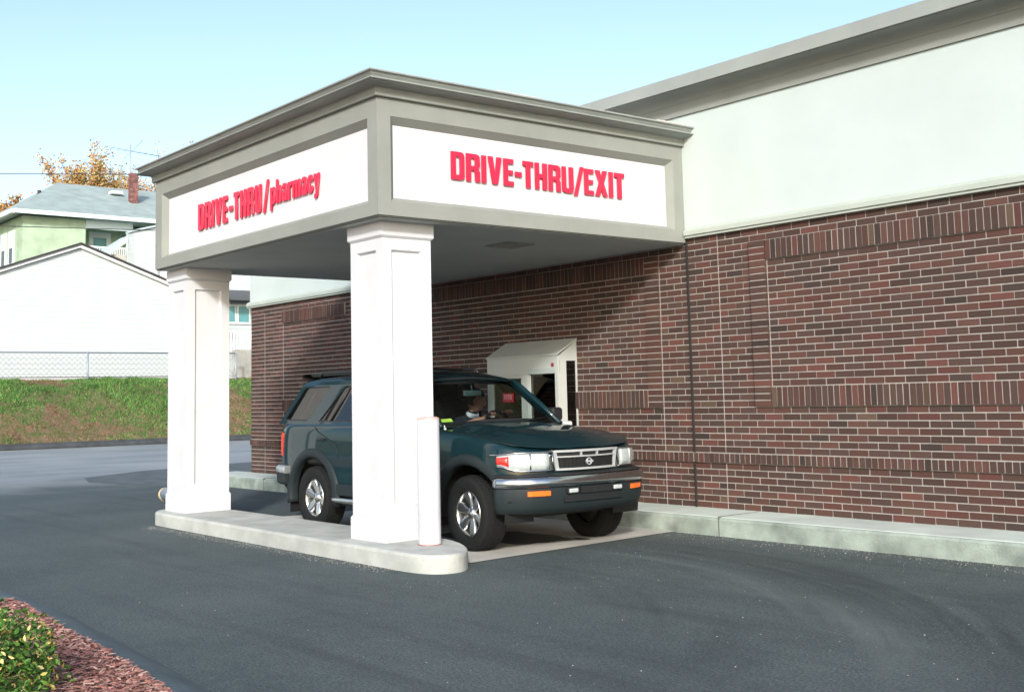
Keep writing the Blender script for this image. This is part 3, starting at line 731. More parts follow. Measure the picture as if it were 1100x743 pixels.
# full plan path right side (y<0) rear->front then mirrored
full = [(x, -y) for x, y in half] + [(x, y) for x, y in half[::-1]][1:]
def nrm(path, i, closed=False):
    n = len(path); a = path[(i - 1) % n] if closed else path[max(i - 1, 0)]; b = path[(i + 1) % n] if closed else path[min(i + 1, n - 1)]
    d = Vector((b[0] - a[0], b[1] - a[1])); d.normalize(); return Vector((d.y, -d.x))
full = full[:-1]
bm = bmesh.new(); cols = []
for i, (x, y) in enumerate(full):
    n = nrm(full, i, True); zt_ = top(x); c = []
    for t in TS:
        z = .40 + t * (zt_ - .40); d = insf(t)
        c.append(bm.verts.new((x - n.x * d, y - n.y * d, z)))
    cols.append(c)
nC = len(cols)
for i in range(nC):
    a, b = cols[i], cols[(i + 1) % nC]
    for j in range(len(TS) - 1):
        xm = (a[j].co.x + b[j].co.x) / 2; zm = (a[j].co.z + a[j + 1].co.z) / 2; ym = abs(a[j].co.y)
        if ym > .55 and (math.hypot(xm, zm - .37) < .455 or math.hypot(xm + 2.70, zm - .37) < .455): continue
        if ym > .55 and zm < .50 and (abs(xm) < .40 or abs(xm + 2.7) < .40): continue
        f = bm.faces.new((a[j], b[j], b[j + 1], a[j + 1])); f.smooth = True
cb('body', bm, PAINT)
# hood
bm = bmesh.new()
xs = [-.50, -.40, -.28, -.15, 0, .12, .22, .30, .36, .41, .45, .49, .525, .555, .58, .598, .612]
def wat(x):
    for a, b in zip(half, half[1:]):
        if a[0] > -1 and a[0] <= x <= b[0]: return a[1] + (b[1] - a[1]) * (x - a[0]) / (b[0] - a[0])
    return half[-1][1]
rows = []
for x in xs:
    W = max(.02, wat(x) - .053); cr = .045 * min(1, max(0, (.62 - x) / .35)) ** .7; r = []
    for k in range(-14, 15):
        v = k / 14; y = v * W
        bulge = .012 * (1 / (1 + math.exp(-(.52 - abs(y)) * 28))) * min(1, (.62 - x) / .3)
        r.append((x, y, top(x) + .001 + cr * (1 - abs(v) ** 2.4) + bulge))
    rows.append(r)
grid(bm, rows); cb('hood', bm, PAINT)
def seam(bm, pts, r=.004):
    bm = bmesh.new(); tube(bm, pts, r, 5); cb('shut_line', bm, BLACKP)
bm = None
for s in (-1, 1):
    seam(bm, [(x, s * (wat(x) - .052), top(x) - .0005) for x in xs[:12]])
    for xx in (-1.84, -.70, -2.70 + .0):
        if xx == -2.70: continue
        seam(bm, [(xx, s * (.868 - insf(t) + .0005 - .002), .40 + t * (top(xx) - .40)) for t in TS[2:]])
    seam(bm, [(-2.16 + .0, s * .869, .80), (-2.22, s * .867, .95), (-2.60, s * .855, 1.08), (-2.70, s * .84, 1.14)])
# underbody, wheel wells, sills
bm = bmesh.new(); box(bm, (-3.40, -.52, .30), (.34, .52, .44)); box(bm, (-2.2, -.80, .36), (-.5, .80, .44)); box(bm, (-3.45, -.5, .44), (.5, .5, .70)); box(bm, (-2.20, -.83, .44), (-.52, .83, .60))
cb('underbody', bm, BLACKP)
for ax in (0, -2.70):
    for s in (-1, 1):
        bm = bmesh.new(); rows = []
        for k in range(0, 19):
            a = math.pi * (-.06 + 1.12 * k / 18); rows.append([(ax + .47 * math.cos(a), s * y, .37 + .47 * math.sin(a)) for y in (.50, .845)])
        grid(bm, rows)
        ring = [bm.verts.new((ax + .47 * math.cos(math.pi * k / 18 * 1.0), s * .50, .37 + .47 * math.sin(math.pi * k / 18))) for k in range(19)]
        bm.faces.new(ring); cb('wheel_well', bm, BLACKP)
# fender flares
def flare(ax, s, a0, a1, name='fender_flare'):
    bm = bmesh.new(); path = []
    n = 34
    for k in range(n + 1):
        a = a0 + (a1 - a0) * k / n; path.append((ax, a))
    rings = []
    pr = [(.425, .80), (.425, .868), (.438, .892), (.462, .900), (.500, .893), (.525, .874), (.530, .855)]
    for ax_, a in path:
        wob = .0
        c, sn = math.cos(a), math.sin(a)
        if ax > -1 and c > .1: yo = -.030 * max(0, c - .1) ** 1.3 * 2.0
        else: yo = 0
        rings.append([bm.verts.new((ax_ + r * c * 1.02, s * (y + yo), .37 + r * sn)) for r, y in pr])
    for a, b in zip(rings, rings[1:]):
        for i in range(len(pr) - 1): f = bm.faces.new((a[i], a[i + 1], b[i + 1], b[i])); f.smooth = True
    bm.faces.new(rings[0]); bm.faces.new(rings[-1]); cb(name, bm, CLAD)
for s in (-1, 1):
    flare(0, s, R(12), R(184)); flare(-2.70, s, R(-10), R(192))
    bm = bmesh.new(); box(bm, (-2.20, s * .85, .40), (-.50, s * .885, .525), .012); cb('sill_cladding', bm, CLAD)
    bm = bmesh.new(); tube(bm, [(-2.26, s * .86, .36), (-2.20, s * .905, .36), (-2.1, s * .925, .36), (-.62, s * .925, .36), (-.52, s * .905, .36), (-.46, s * .86, .36)], .028, 12); cb('step_tube', bm, ALLOY)
    bm = bmesh.new(); box(bm, (-3.20, s * .60, .16), (-3.185, s * .86, .46)); cb('mud_flap', bm, RUBBER)
    bm = bmesh.new(); box(bm, (-.49, s * .62, .20), (-.475, s * .85, .42)); cb('mud_flap', bm, RUBBER)
# ---- wheels
def make_wheel(sx, sy, steer=0):
    W = empty('wheel', (sx * KX, sy * KY, .323)); W.parent = CAR
    o = 1 if sy > 0 else -1
    bm = bmesh.new(); r = .325
    prof = [(a * .9475 if a > .3 else a, b) for a, b in [(.188, .085), (.198, .100), (.215, .108), (.262, .115), (.300, .112), (.322, .104), (.333, .096), (.339, .084), (.343, .06), (.343, 0), (.343, -.06), (.339, -.084), (.322, -.104), (.262, -.115), (.198, -.10), (.188, -.085)]]
    lathe(bm, prof, 72)
    # tread blocks and sidewall lugs
    for k in range(60):
        a = 2 * math.pi * k / 60
        for (y0, y1, sh) in ((.050, .101, 0), (.004, .044, .5), (-.044, -.004, .0), (-.101, -.050, .5)):
            t = bmesh.new(); w_ = .0125
            b0 = (-w_, y0, r - .012); b1 = (w_, y1, r + .004)
            vs = box(t, b0, b1)
            for v in t.verts:
                if abs(v.co.y) > .095 and v.co.z > r: v.co.z -= .010
            bmesh.ops.recalc_face_normals(t, faces=t.faces)
            bmesh.ops.transform(t, matrix=Matrix.Rotation(a + sh * math.pi / 60, 4, 'Y'), verts=t.verts); append(bm, t)
    build('tyre', bm, RUBBER, W)
    rim = bmesh.new()
    lathe(rim, [(.196, .104), (.201, .100), (.199, .092), (.188, .086), (.180, .070), (.176, -.07)], 64)
    lathe(rim, [(0, .080), (.022, .080), (.026, .074), (.044, .074), (.050, .066), (.056, .040)], 32)
    for k in range(6):
        a = 2 * math.pi * k / 6 + .3; rows = []
        for q, wd, dp in ((.045, .044, .060), (.075, .054, .066), (.11, .078, .074), (.145, .092, .080), (.170, .086, .084), (.182, .070, .086)):
            rows.append([(Vector((q * math.cos(a), 0, q * math.sin(a))) + Vector((-math.sin(a), 0, math.cos(a))) * (wd / 2 * u) + Vector((0, dp - (.012 if abs(u) == 1 else (.002 if abs(u) < .5 else 0)) - (.03 if abs(u) > 1 else 0), 0))) for u in (-1.04, -1, -.8, -.3, .3, .8, 1, 1.04)])
        grid(rim, rows)
    for k in range(6):
        a = 2 * math.pi * k / 6 + .3 + math.pi / 6
        lathe(rim, [(0, .073), (.007, .073), (.008, .055)], 8, origin=(.040 * math.cos(a), 0, .040 * math.sin(a)))
    build('rim', rim, ALLOY, W)
    bm = bmesh.new(); lathe(bm, [(0, .020), (.175, .020), (.175, -.06), (0, -.06)], 32); build('brake_drum', bm, mat('brake_dark', (.02, .02, .02), .6), W)
    W.rotation_euler = (0, 0, (0 if o > 0 else math.pi) + steer)
    return W
w0 = make_wheel(0, -.745, R(-3)); 
def copy_tree(o, parent=None):
    c = o.copy(); COL.objects.link(c)
    if parent: c.parent = parent
    for ch in list(o.children): copy_tree(ch, c)
    return c
for sx, sy, a in ((-2.70, -.745, math.pi), (0, .745, R(-3)), (-2.70, .745, 0)):
    c = copy_tree(w0, CAR); c.location = (sx * KX, sy * KY, .323); c.rotation_euler = (0, 0, a)
def rnd_(bm):
    for v in bm.verts:
        t = max(0, min(1, (abs(v.co.y) - .70) / .13))
        v.co.z += (.045 * t * t) if v.co.z < .82 else (-.018 * t * t)
    return bm
# ---- bumpers
def plan_path(x_from, y_to, off=0):
    """front path from right side round to left, as (pt, normal)"""
    P = [p for p in full if p[0] >= x_from]
    i0 = [i for i, p in enumerate(full) if p[0] >= x_from]
    return [((full[i][0], full[i][1], 0), (nrm(full, i, True).x, nrm(full, i, True).y, 0), (0, 0, 1)) for i in i0]
def front(name, prof, m, x_from=.36, ymax=9, ymin=-1, side=None, smooth=False, sub=3):
    if 0 < ymin and ymax - ymin < .1: sub = 24
    bm = bmesh.new(); P = plan_path(x_from, 0); Q = []
    for a, b in zip(P, P[1:]):
        for k in range(sub):
            t = k / sub; Q.append(tuple(tuple(a[c][d] + (b[c][d] - a[c][d]) * t for d in range(3)) for c in range(3)))
    Q.append(P[-1])
    Q = [q for q in Q if ymin <= abs(q[0][1]) <= ymax and (side is None or q[0][1] * side > 0)]
    sweep(bm, Q, prof, close=True, smooth=smooth)
    return bm
P1 = [(-.02, .365), (.02, .365), (.045, .38), (.064, .43), (.075, .50), (.078, .585), (.075, .60), (-.02, .60)]
P1 = [(a, b) for a, b in P1]
cb('front_bumper', front('', P1, CLAD, x_from=.36, smooth=True), CLAD)
cb('chrome_bumper_strip', front('', [(-.02, .602), (.083, .602), (.096, .612), (.101, .64), (.096, .675), (.080, .695), (.06, .702), (-.02, .702)], CHROME, x_from=.38, smooth=True), CHROME)
cb('bumper_top', front('', [(-.02, .703), (.075, .703), (.07, .712), (.02, .722), (-.02, .722)], BLACKP, x_from=.36), BLACKP)
cb('lower_intake', front('', [(.0, .42), (.080, .462), (.0815, .505), (.0, .51)], BLACKP, x_from=.5, ymax=.38), BLACKP)
bm = front('', [(.06, .462), (.086, .466), (.086, .474), (.06, .478)], CLAD, x_from=.5, ymax=.36); cb('intake_slat', bm, CLAD)
bm = bmesh.new(); box(bm, (.65, -.19, .535), (.712, .19, .592)); cb('plate_recess', bm, BLACKP)
bm = bmesh.new(); box(bm, (.711, -.02, .535), (.7175, .015, .575), .003); cb('plate_bracket', bm, CLAD)
for s in (-1, 1):
    b2 = front('', [(.07, .525), (.0855, .530), (.0865, .572), (.07, .578)], ORANGE, x_from=.3, ymin=.49, ymax=.70, side=s)
    cb('turn_indicator', b2, ORANGE)
    bm = bmesh.new(); box(bm, (.65, s * .21, .535), (.710, s * .345, .592), .012); f = cb('fog_light', bm, BLACKP)
    bm = bmesh.new(); box(bm, (.70, s * .222, .543), (.716, s * .333, .584), .010); cb('fog_lens', bm, LENS, f)
    # headlight
    hl = front('', [(-.02, .757), (.012, .757), (.016, .80), (.010, .895), (.0, .907), (-.03, .907)], LENS, x_from=.36, ymin=.42, side=s, smooth=True)
    rnd_(hl); h = cb('headlight', hl, LENS)
    sr = front('', [(-.02, .740), (.018, .740), (.018, .756), (.0125, .7575), (-.02, .7575)], CHROME, x_from=.36, ymin=.40, side=s, smooth=True); rnd_(sr); cb('chrome_surround', sr, CHROME, h)
    sr = front('', [(-.02, .9075), (.010, .9075), (.012, .918), (-.02, .925)], CHROME, x_from=.30, ymin=.40, side=s, smooth=True); rnd_(sr); cb('chrome_surround', sr, CHROME, h)
    sr = front('', [(-.02, .757), (.020, .757), (.015, .907), (-.02, .9072)], CHROME, x_from=.30, ymin=.402, ymax=.422, side=s, smooth=True); rnd_(sr); cb('chrome_surround', sr, CHROME, h)
    cr = front('', [(.005, .768), (.0175, .768), (.0195, .80), (.0150, .890), (.0, .900)], REDL, x_from=.34, ymin=.775, side=s, smooth=True); rnd_(cr); cb('corner_lamp', cr, REDL, h)
    dv = front('', [(.005, .760), (.0180, .760), (.0195, .80), (.0150, .90), (.0, .906)], ALLOY, x_from=.25, ymin=.62, ymax=.64, side=s, smooth=True); cb('lens_rib', dv, ALLOY, h)
# grille
def gx(y): return .62 + .012 - .055 * (abs(y) / .42) ** 2
def gr(name, y0, y1, z0, z1, d0, d1, m, parent=None):
    bm = bmesh.new(); n = 10; rows = []
    P = []
    for k in range(n + 1):
        y = y0 + (y1 - y0) * k / n; P.append(((gx(y), y, 0), (1, 0, 0), (0, 0, 1)))
    sweep(bm, P, [(d0, z0), (d1, z0), (d1, z1), (d0, z1)], close=True); return cb(name, bm, m, parent)
GTRIM = mat('satin_trim', (.50, .53, .54), .3, metal=.35)
g0 = gr('grille', -.39, .39, .752, .918, -.03, .008, BLACKP)
gr('grille_frame', -.40, .40, .905, .925, -.03, .026, GTRIM, g0); gr('grille_frame', -.37, .37, .742, .760, -.03, .026, GTRIM, g0)
gr('grille_frame', -.36, .36, .858, .870, -.03, .024, GTRIM, g0)
for s in (-1, 1):
    bm = bmesh.new()
    P = [((gx(.37), s * y, 0), (1, 0, 0), (0, 0, 1)) for y in (.355, .40)]
    rows = [bm.verts.new((gx(.4) + d, s * y, z)) for d in (-.03, .026) for y, z in ((.405, .925), (.365, .925), (.33, .742), (.372, .742))]
    for f in ((0, 1, 2, 3), (4, 5, 6, 7), (0, 1, 5, 4), (1, 2, 6, 5), (2, 3, 7, 6), (3, 0, 4, 7)): bm.faces.new([rows[i] for i in f])
    cb('grille_frame', bm, GTRIM, g0)
    for yy in (.10, ): 
        bm = bmesh.new(); box(bm, (gx(yy) - .03, s * yy - .006, .871), (gx(yy) + .023, s * yy + .006, .904)); cb('grille_frame', bm, GTRIM, g0)
bm = bmesh.new()
for k in range(15):
    y = -.33 + .66 * k / 14; box(bm, (gx(y) - .02, y - .004, .761), (gx(y) + .014, y + .004, .857))
for z in (.785, .81, .835):
    for k in range(10):
        ya, yb_ = -.34 + .068 * k, -.34 + .068 * (k + 1); box(bm, (gx((ya + yb_) / 2) - .01, ya, z - .003), (gx((ya + yb_) / 2) + .012, yb_, z + .003))
cb('grille_mesh', bm, BLACKP, g0)
bm = bmesh.new(); lathe(bm, [(.034, .0), (.034, .012), (.025, .012), (.025, .0), (.034, .0)], 28, axis=0, origin=(.635, 0, .812)); box(bm, (.636, -.046, .803), (.650, .046, .821), .002)
cb('emblem', bm, GTRIM, g0)
# rear bumper, tail lights
ri = [i for i, p in enumerate(full) if p[0] <= -3.17]
ri = sorted(ri, key=lambda i: (i + len(full) // 2) % len(full))
def rear(prof, xmax=-3.17, ymin=-1, side=None, smooth=False):
    bm = bmesh.new(); Q = [((full[i][0], full[i][1], 0), (nrm(full, i, True).x, nrm(full, i, True).y, 0), (0, 0, 1)) for i in ri if full[i][0] <= xmax and abs(full[i][1]) >= ymin and (side is None or full[i][1] * side > 0)]
    sweep(bm, Q, prof, close=True, smooth=smooth); return bm
cb('rear_bumper', rear([(-.02, .47), (.03, .47), (.065, .50), (.07, .60), (-.02, .60)]), CLAD)
cb('rear_bumper_top', rear([(-.02, .602), (.068, .602), (.078, .62), (.078, .665), (.055, .685), (-.02, .69)], smooth=True), mat('dull_chrome', (.42, .45, .46), .35, metal=.7))
for s in (-1, 1): cb('tail_light', rear([(-.02, .80), (.012, .80), (.014, .94), (.010, 1.06), (-.02, 1.06)], xmax=-3.42, ymin=.60, side=s), REDL)
# ---- greenhouse
Zb, Zr = 1.160, 1.66
def sy(z): return .808 - (z - Zb) / (Zr - Zb) * .155 - .02 * max(0, (z - 1.58) / .08) ** 2
outl = [(-3.535, 1.165), (-3.44, 1.30), (-3.30, 1.50), (-3.23, 1.60), (-3.18, 1.645), (-3.0, 1.665), (-2.2, 1.675), (-1.5, 1.665), (-1.25, 1.645), (-1.12, 1.61), (-1.02, 1.56), (-.80, 1.395), (-.60, 1.24), (-.47, 1.135), (-.80, 1.135), (-2.0, 1.155)]
holes = [[(-3.43, 1.205), (-2.93, 1.20), (-2.61, 1.575), (-2.64, 1.59), (-3.14, 1.585), (-3.18, 1.56)],
         [(-2.68, 1.195), (-1.88, 1.185), (-1.88, 1.585), (-2.28, 1.59), (-2.33, 1.565)],
         [(-1.77, 1.185), (-.66, 1.16), (-1.05, 1.49), (-1.17, 1.57), (-1.77, 1.585)]]
def side_skin(s, loops, thick, off_=0):
    bm = fill2d(loops); bmesh.ops.triangulate(bm, faces=bm.faces)
    for v in bm.verts: v.co = Vector((v.co.x, s * (sy(v.co.y) + off_), v.co.y))
    if thick:
        r = bmesh.ops.extrude_face_region(bm, geom=bm.faces[:])
        for v in [g for g in r['geom'] if isinstance(g, bmesh.types.BMVert)]: v.co.y -= s * thick
    return bm
for s in (-1, 1):
    cb('window_frame', side_skin(s, [outl] + holes, .035), PAINT)
    for i, h in enumerate(holes):
        cx_ = sum(p[0] for p in h) / len(h); cz_ = sum(p[1] for p in h) / len(h)
        sh = [(cx_ + (p[0] - cx_) * 1.012, cz_ + (p[1] - cz_) * 1.02) for p in h]
        o = cb('side_window', side_skin(s, [sh], 0, -.012), CARGLASSR if i < 2 else CARGLASS)
        inn = [(cx_ + (p[0] - cx_) * .955, cz_ + (p[1] - cz_) * .94) for p in h]
        cb('window_seal', side_skin(s, [sh, inn], .004, -.006), BLACKP, o)
    bm = bmesh.new(); tube(bm, [(-2.44, s * (sy(1.2) - .006), 1.2), (-2.22, s * (sy(1.57) - .006), 1.57)], .012, 6); cb('window_divider', bm, BLACKP)
    bm = bmesh.new(); P = [(-2.92, 1.0)];
    tube(bm, [(-1.55, s * .872, .98), (-1.40, s * .880, .98)], .014, 8); cb('door_handle', bm, BLACKP); bm = bmesh.new(); tube(bm, [(-2.58, s * .872, 1.0), (-2.45, s * .880, 1.0)], .014, 8); cb('door_handle', bm, BLACKP)
# roof
bm = bmesh.new(); rows = []
xr = [-3.25, -3.22, -3.15, -3.0, -2.6, -2.2, -1.8, -1.5, -1.3, -1.2, -1.12, -1.05]
def rz(x): 
    pts = [(-3.25, 1.618), (-3.15, 1.655), (-3.0, 1.668), (-2.2, 1.678), (-1.5, 1.668), (-1.25, 1.648), (-1.12, 1.613), (-1.05, 1.575)]
    for a, b in zip(pts, pts[1:]):
        if x <= b[0]: return a[1] + (b[1] - a[1]) * (x - a[0]) / (b[0] - a[0])
    return pts[-1][1]
for x in xr:
    r = []
    for k in range(-10, 11):
        v = k / 10; W = sy(rz(x)) + .004; bow = (1 - v * v) * (.07 if x > -1.9 else (-.03 if x < -3.1 else 0)) * (1 if x > -1.3 or x < -3.1 else .0)
        r.append((x + bow, v * W, rz(x) + .052 * (1 - v * v) ** .75 * (1 if x < -1.2 else .6) - (.0)))
    rows.append(r)
grid(bm, rows); r_ = bmesh.ops.solidify(bm, geom=bm.faces[:], thickness=.02); cb('roof', bm, PAINT, smooth=False)
# windscreen
def screen(x0, z0, w0_, x1, z1, w1_, bow, bmg, n=12, m=8, inset=0):
    rows = []
    for j in range(m + 1):
        t = inset + (1 - 2 * inset) * j / m; r = []
        for k in range(-n, n + 1):
            v = k / n * (1 - inset * 1.2); r.append((x0 + (x1 - x0) * t + bow * (1 - v * v), v * (w0_ + (w1_ - w0_) * t), z0 + (z1 - z0) * t + .03 * (1 - v * v) * t + .010 * (1 - v * v)))
        rows.append(r)
    grid(bmg, rows); return bmg
ws = cb('windscreen', screen(-.50, 1.14, .765, -1.09, 1.585, .625, .085, bmesh.new()), CARGLASS)
bm = bmesh.new(); screen(-.515, 1.135, .765, -.555, 1.165, .755, .085, bm, m=2); cb('screen_edge', bm, BLACKP, ws)
bm = bmesh.new(); screen(-1.055, 1.560, .635, -1.10, 1.600, .625, .085, bm, m=2); cb('screen_edge', bm, BLACKP, ws)
for s in (-1, 1):
    bm = bmesh.new(); tube(bm, [(-.47, s * .775, 1.13), (-.72, s * .745, 1.325), (-.98, s * .69, 1.53), (-1.09, s * .655, 1.60)], .028, 8)
    cb('windscreen_pillar', bm, PAINT)
cb('rear_window', screen(-3.545, 1.19, .755, -3.235, 1.615, .62, -.03, bmesh.new()), CARGLASSR)
bm = bmesh.new(); rows = []
for k in range(-12, 13):
    v = k / 12; rows.append([(-.66, v * .77, 1.12), (-.47 + .085 * (1 - v * v), v * .775, 1.142 + .01 * (1 - v * v)), (-.42 + .085 * (1 - v * v), v * .775, 1.138)])
grid(bm, rows); cb('cowl', bm, BLACKP)
bm = bmesh.new()
tube(bm, [(-.43, -.35, 1.165), (-.44, -.30, 1.17), (-.53, .28, 1.218)], .007, 6); cb('wiper', bm, BLACKP); bm = bmesh.new(); tube(bm, [(-.40, .12, 1.165), (-.41, .18, 1.17), (-.53, .62, 1.20)], .007, 6); cb('wiper', bm, BLACKP)
bm = bmesh.new(); screen(-.555, 1.19, -.70, -.60, 1.228, -.69, .0, bm, n=1, m=1)
bm.free(); bm = bmesh.new()
v = [bm.verts.new(p) for p in ((-.540, -.715, 1.188), (-.508, -.605, 1.192), (-.547, -.600, 1.222), (-.578, -.706, 1.218))]; bm.faces.new(v); bmesh.ops.solidify(bm, geom=bm.faces[:], thickness=.003)
cb('inspection_sticker', bm, mat('sticker_green', (.45, .75, .12), .5), ws)
bm = bmesh.new()
lathe(bm, [(0, .02), (.012, .018), (.016, 0)], 12, axis=2, origin=(-.43, -.765, 1.115)); tube(bm, [(-.43, -.765, 1.13), (-.44, -.768, 1.16)], .006, 6); cb('antenna_base', bm, mat('pale_metal', (.6, .62, .62), .4))
# mirrors
for s in (-1, 1):
    bm = bmesh.new(); box(bm, (-.78, s * .84, 1.155), (-.66, s * 1.0, 1.30), .03); box(bm, (-.74, s * .78, 1.15), (-.68, s * .86, 1.20), .012); cb('door_mirror', bm, BLACKP)
# roof rack + wind deflector
for s in (-1, 1):
    bm = bmesh.new(); tube(bm, [(-2.95, s * .60, 1.70), (-2.90, s * .60, 1.742), (-1.65, s * .60, 1.745), (-1.58, s * .60, 1.70)], .016, 8)
    tube(bm, [(-2.2, s * .6, 1.68), (-2.2, s * .6, 1.745)], .016, 8); cb('roof_rail', bm, BLACKP)
bm = bmesh.new(); tube(bm, [(-2.62, -.60, 1.745), (-2.62, 0, 1.765), (-2.62, .60, 1.745)], .014, 8); cb('rack_crossbar', bm, BLACKP); bm = bmesh.new(); tube(bm, [(-1.85, -.60, 1.745), (-1.85, 0, 1.765), (-1.85, .60, 1.745)], .014, 8); cb('rack_crossbar', bm, BLACKP)
bm = bmesh.new(); rows = []
for k in range(-10, 11):
    v = k / 10; rows.append([(-3.10 + .03 * v * v, v * .62, 1.70 + .03 * (1 - v * v)), (-3.20 + .05 * v * v, v * .63, 1.745 + .02 * (1 - v * v)), (-3.34 + .06 * v * v, v * .635, 1.735 + .02 * (1 - v * v)), (-3.36 + .06 * v * v, v * .635, 1.70 + .02 * (1 - v * v)), (-3.20 + .03 * v * v, v * .62, 1.66 + .03 * (1 - v * v))])
grid(bm, rows); cb('rear_deflector', bm, BLACKP)
# ---- interior
bm = bmesh.new(); box(bm, (-3.45, -.77, .71), (-.52, .77, .74)); cb('cabin_floor', bm, DARKIN); bm = bmesh.new(); box(bm, (-3.47, -.80, .742), (-3.43, .80, 1.15)); cb('tailgate_trim', bm, DARKIN)
for s in (-1, 1): bm = bmesh.new(); box(bm, (-3.4, s * .815, .74), (-.55, s * .78, 1.15)); cb('door_trim', bm, DARKIN)
bm = bmesh.new(); box(bm, (-.86, -.77, .85), (-.52, .77, 1.09), .03); box(bm, (-.90, .16, 1.0), (-.62, .58, 1.135), .035); cb('dashboard', bm, DARKIN)
SEAT = mat('grey_seat_cloth', (.06, .065, .065), .9, noise_amt=.2, nscale=12)
for x, ys in ((-1.42, (-.36, .36)), (-2.35, (-.38, .38))):
    for y in ys:
        bm = bmesh.new(); box(bm, (x - .24, y - .24, .74), (x + .28, y + .24, .90), .05)
        t = bmesh.new(); box(t, (-.06, -.23, 0), (.06, .23, .56), .04); bmesh.ops.transform(t, matrix=Matrix.Translation((x - .22, y, .86)) @ Matrix.Rotation(R(-14), 4, 'Y'), verts=t.verts); append(bm, t)
        t = bmesh.new(); box(t, (-.04, -.12, 0), (.04, .12, .17), .03); bmesh.ops.transform(t, matrix=Matrix.Translation((x - .37, y, 1.41)) @ Matrix.Rotation(R(-8), 4, 'Y'), verts=t.verts); append(bm, t)
        cb('seat', bm, SEAT)
bm = bmesh.new(); t = bmesh.new(); n = 28; R0 = .185
pts = [(0, R0 * math.cos(2 * math.pi * k / n), R0 * math.sin(2 * math.pi * k / n)) for k in range(n + 1)]
tube(t, pts, .014, 8, cap=False); tube(t, [(0, -.17, 0), (0.02, 0, -.01), (0, .17, 0)], .014, 6); tube(t, [(0.02, 0, 0), (0, 0, -.17)], .014, 6)
bmesh.ops.transform(t, matrix=Matrix.Translation((-.96, .37, 1.105)) @ Matrix.Rotation(R(-25), 4, 'Y'), verts=t.verts); append(bm, t); tube(bm, [(-.94, .37, 1.10), (-.72, .37, 1.03)], .025, 8)
cb('steering_wheel', bm, DARKIN)
bm = bmesh.new(); box(bm, (-.990, -.10, 1.440), (-.965, .14, 1.50), .012); tube(bm, [(-.98, .02, 1.49), (-1.0, .02, 1.57)], .008, 6); cb('rear_view_mirror', bm, mat('mirror_back', (.06, .10, .095), .4))

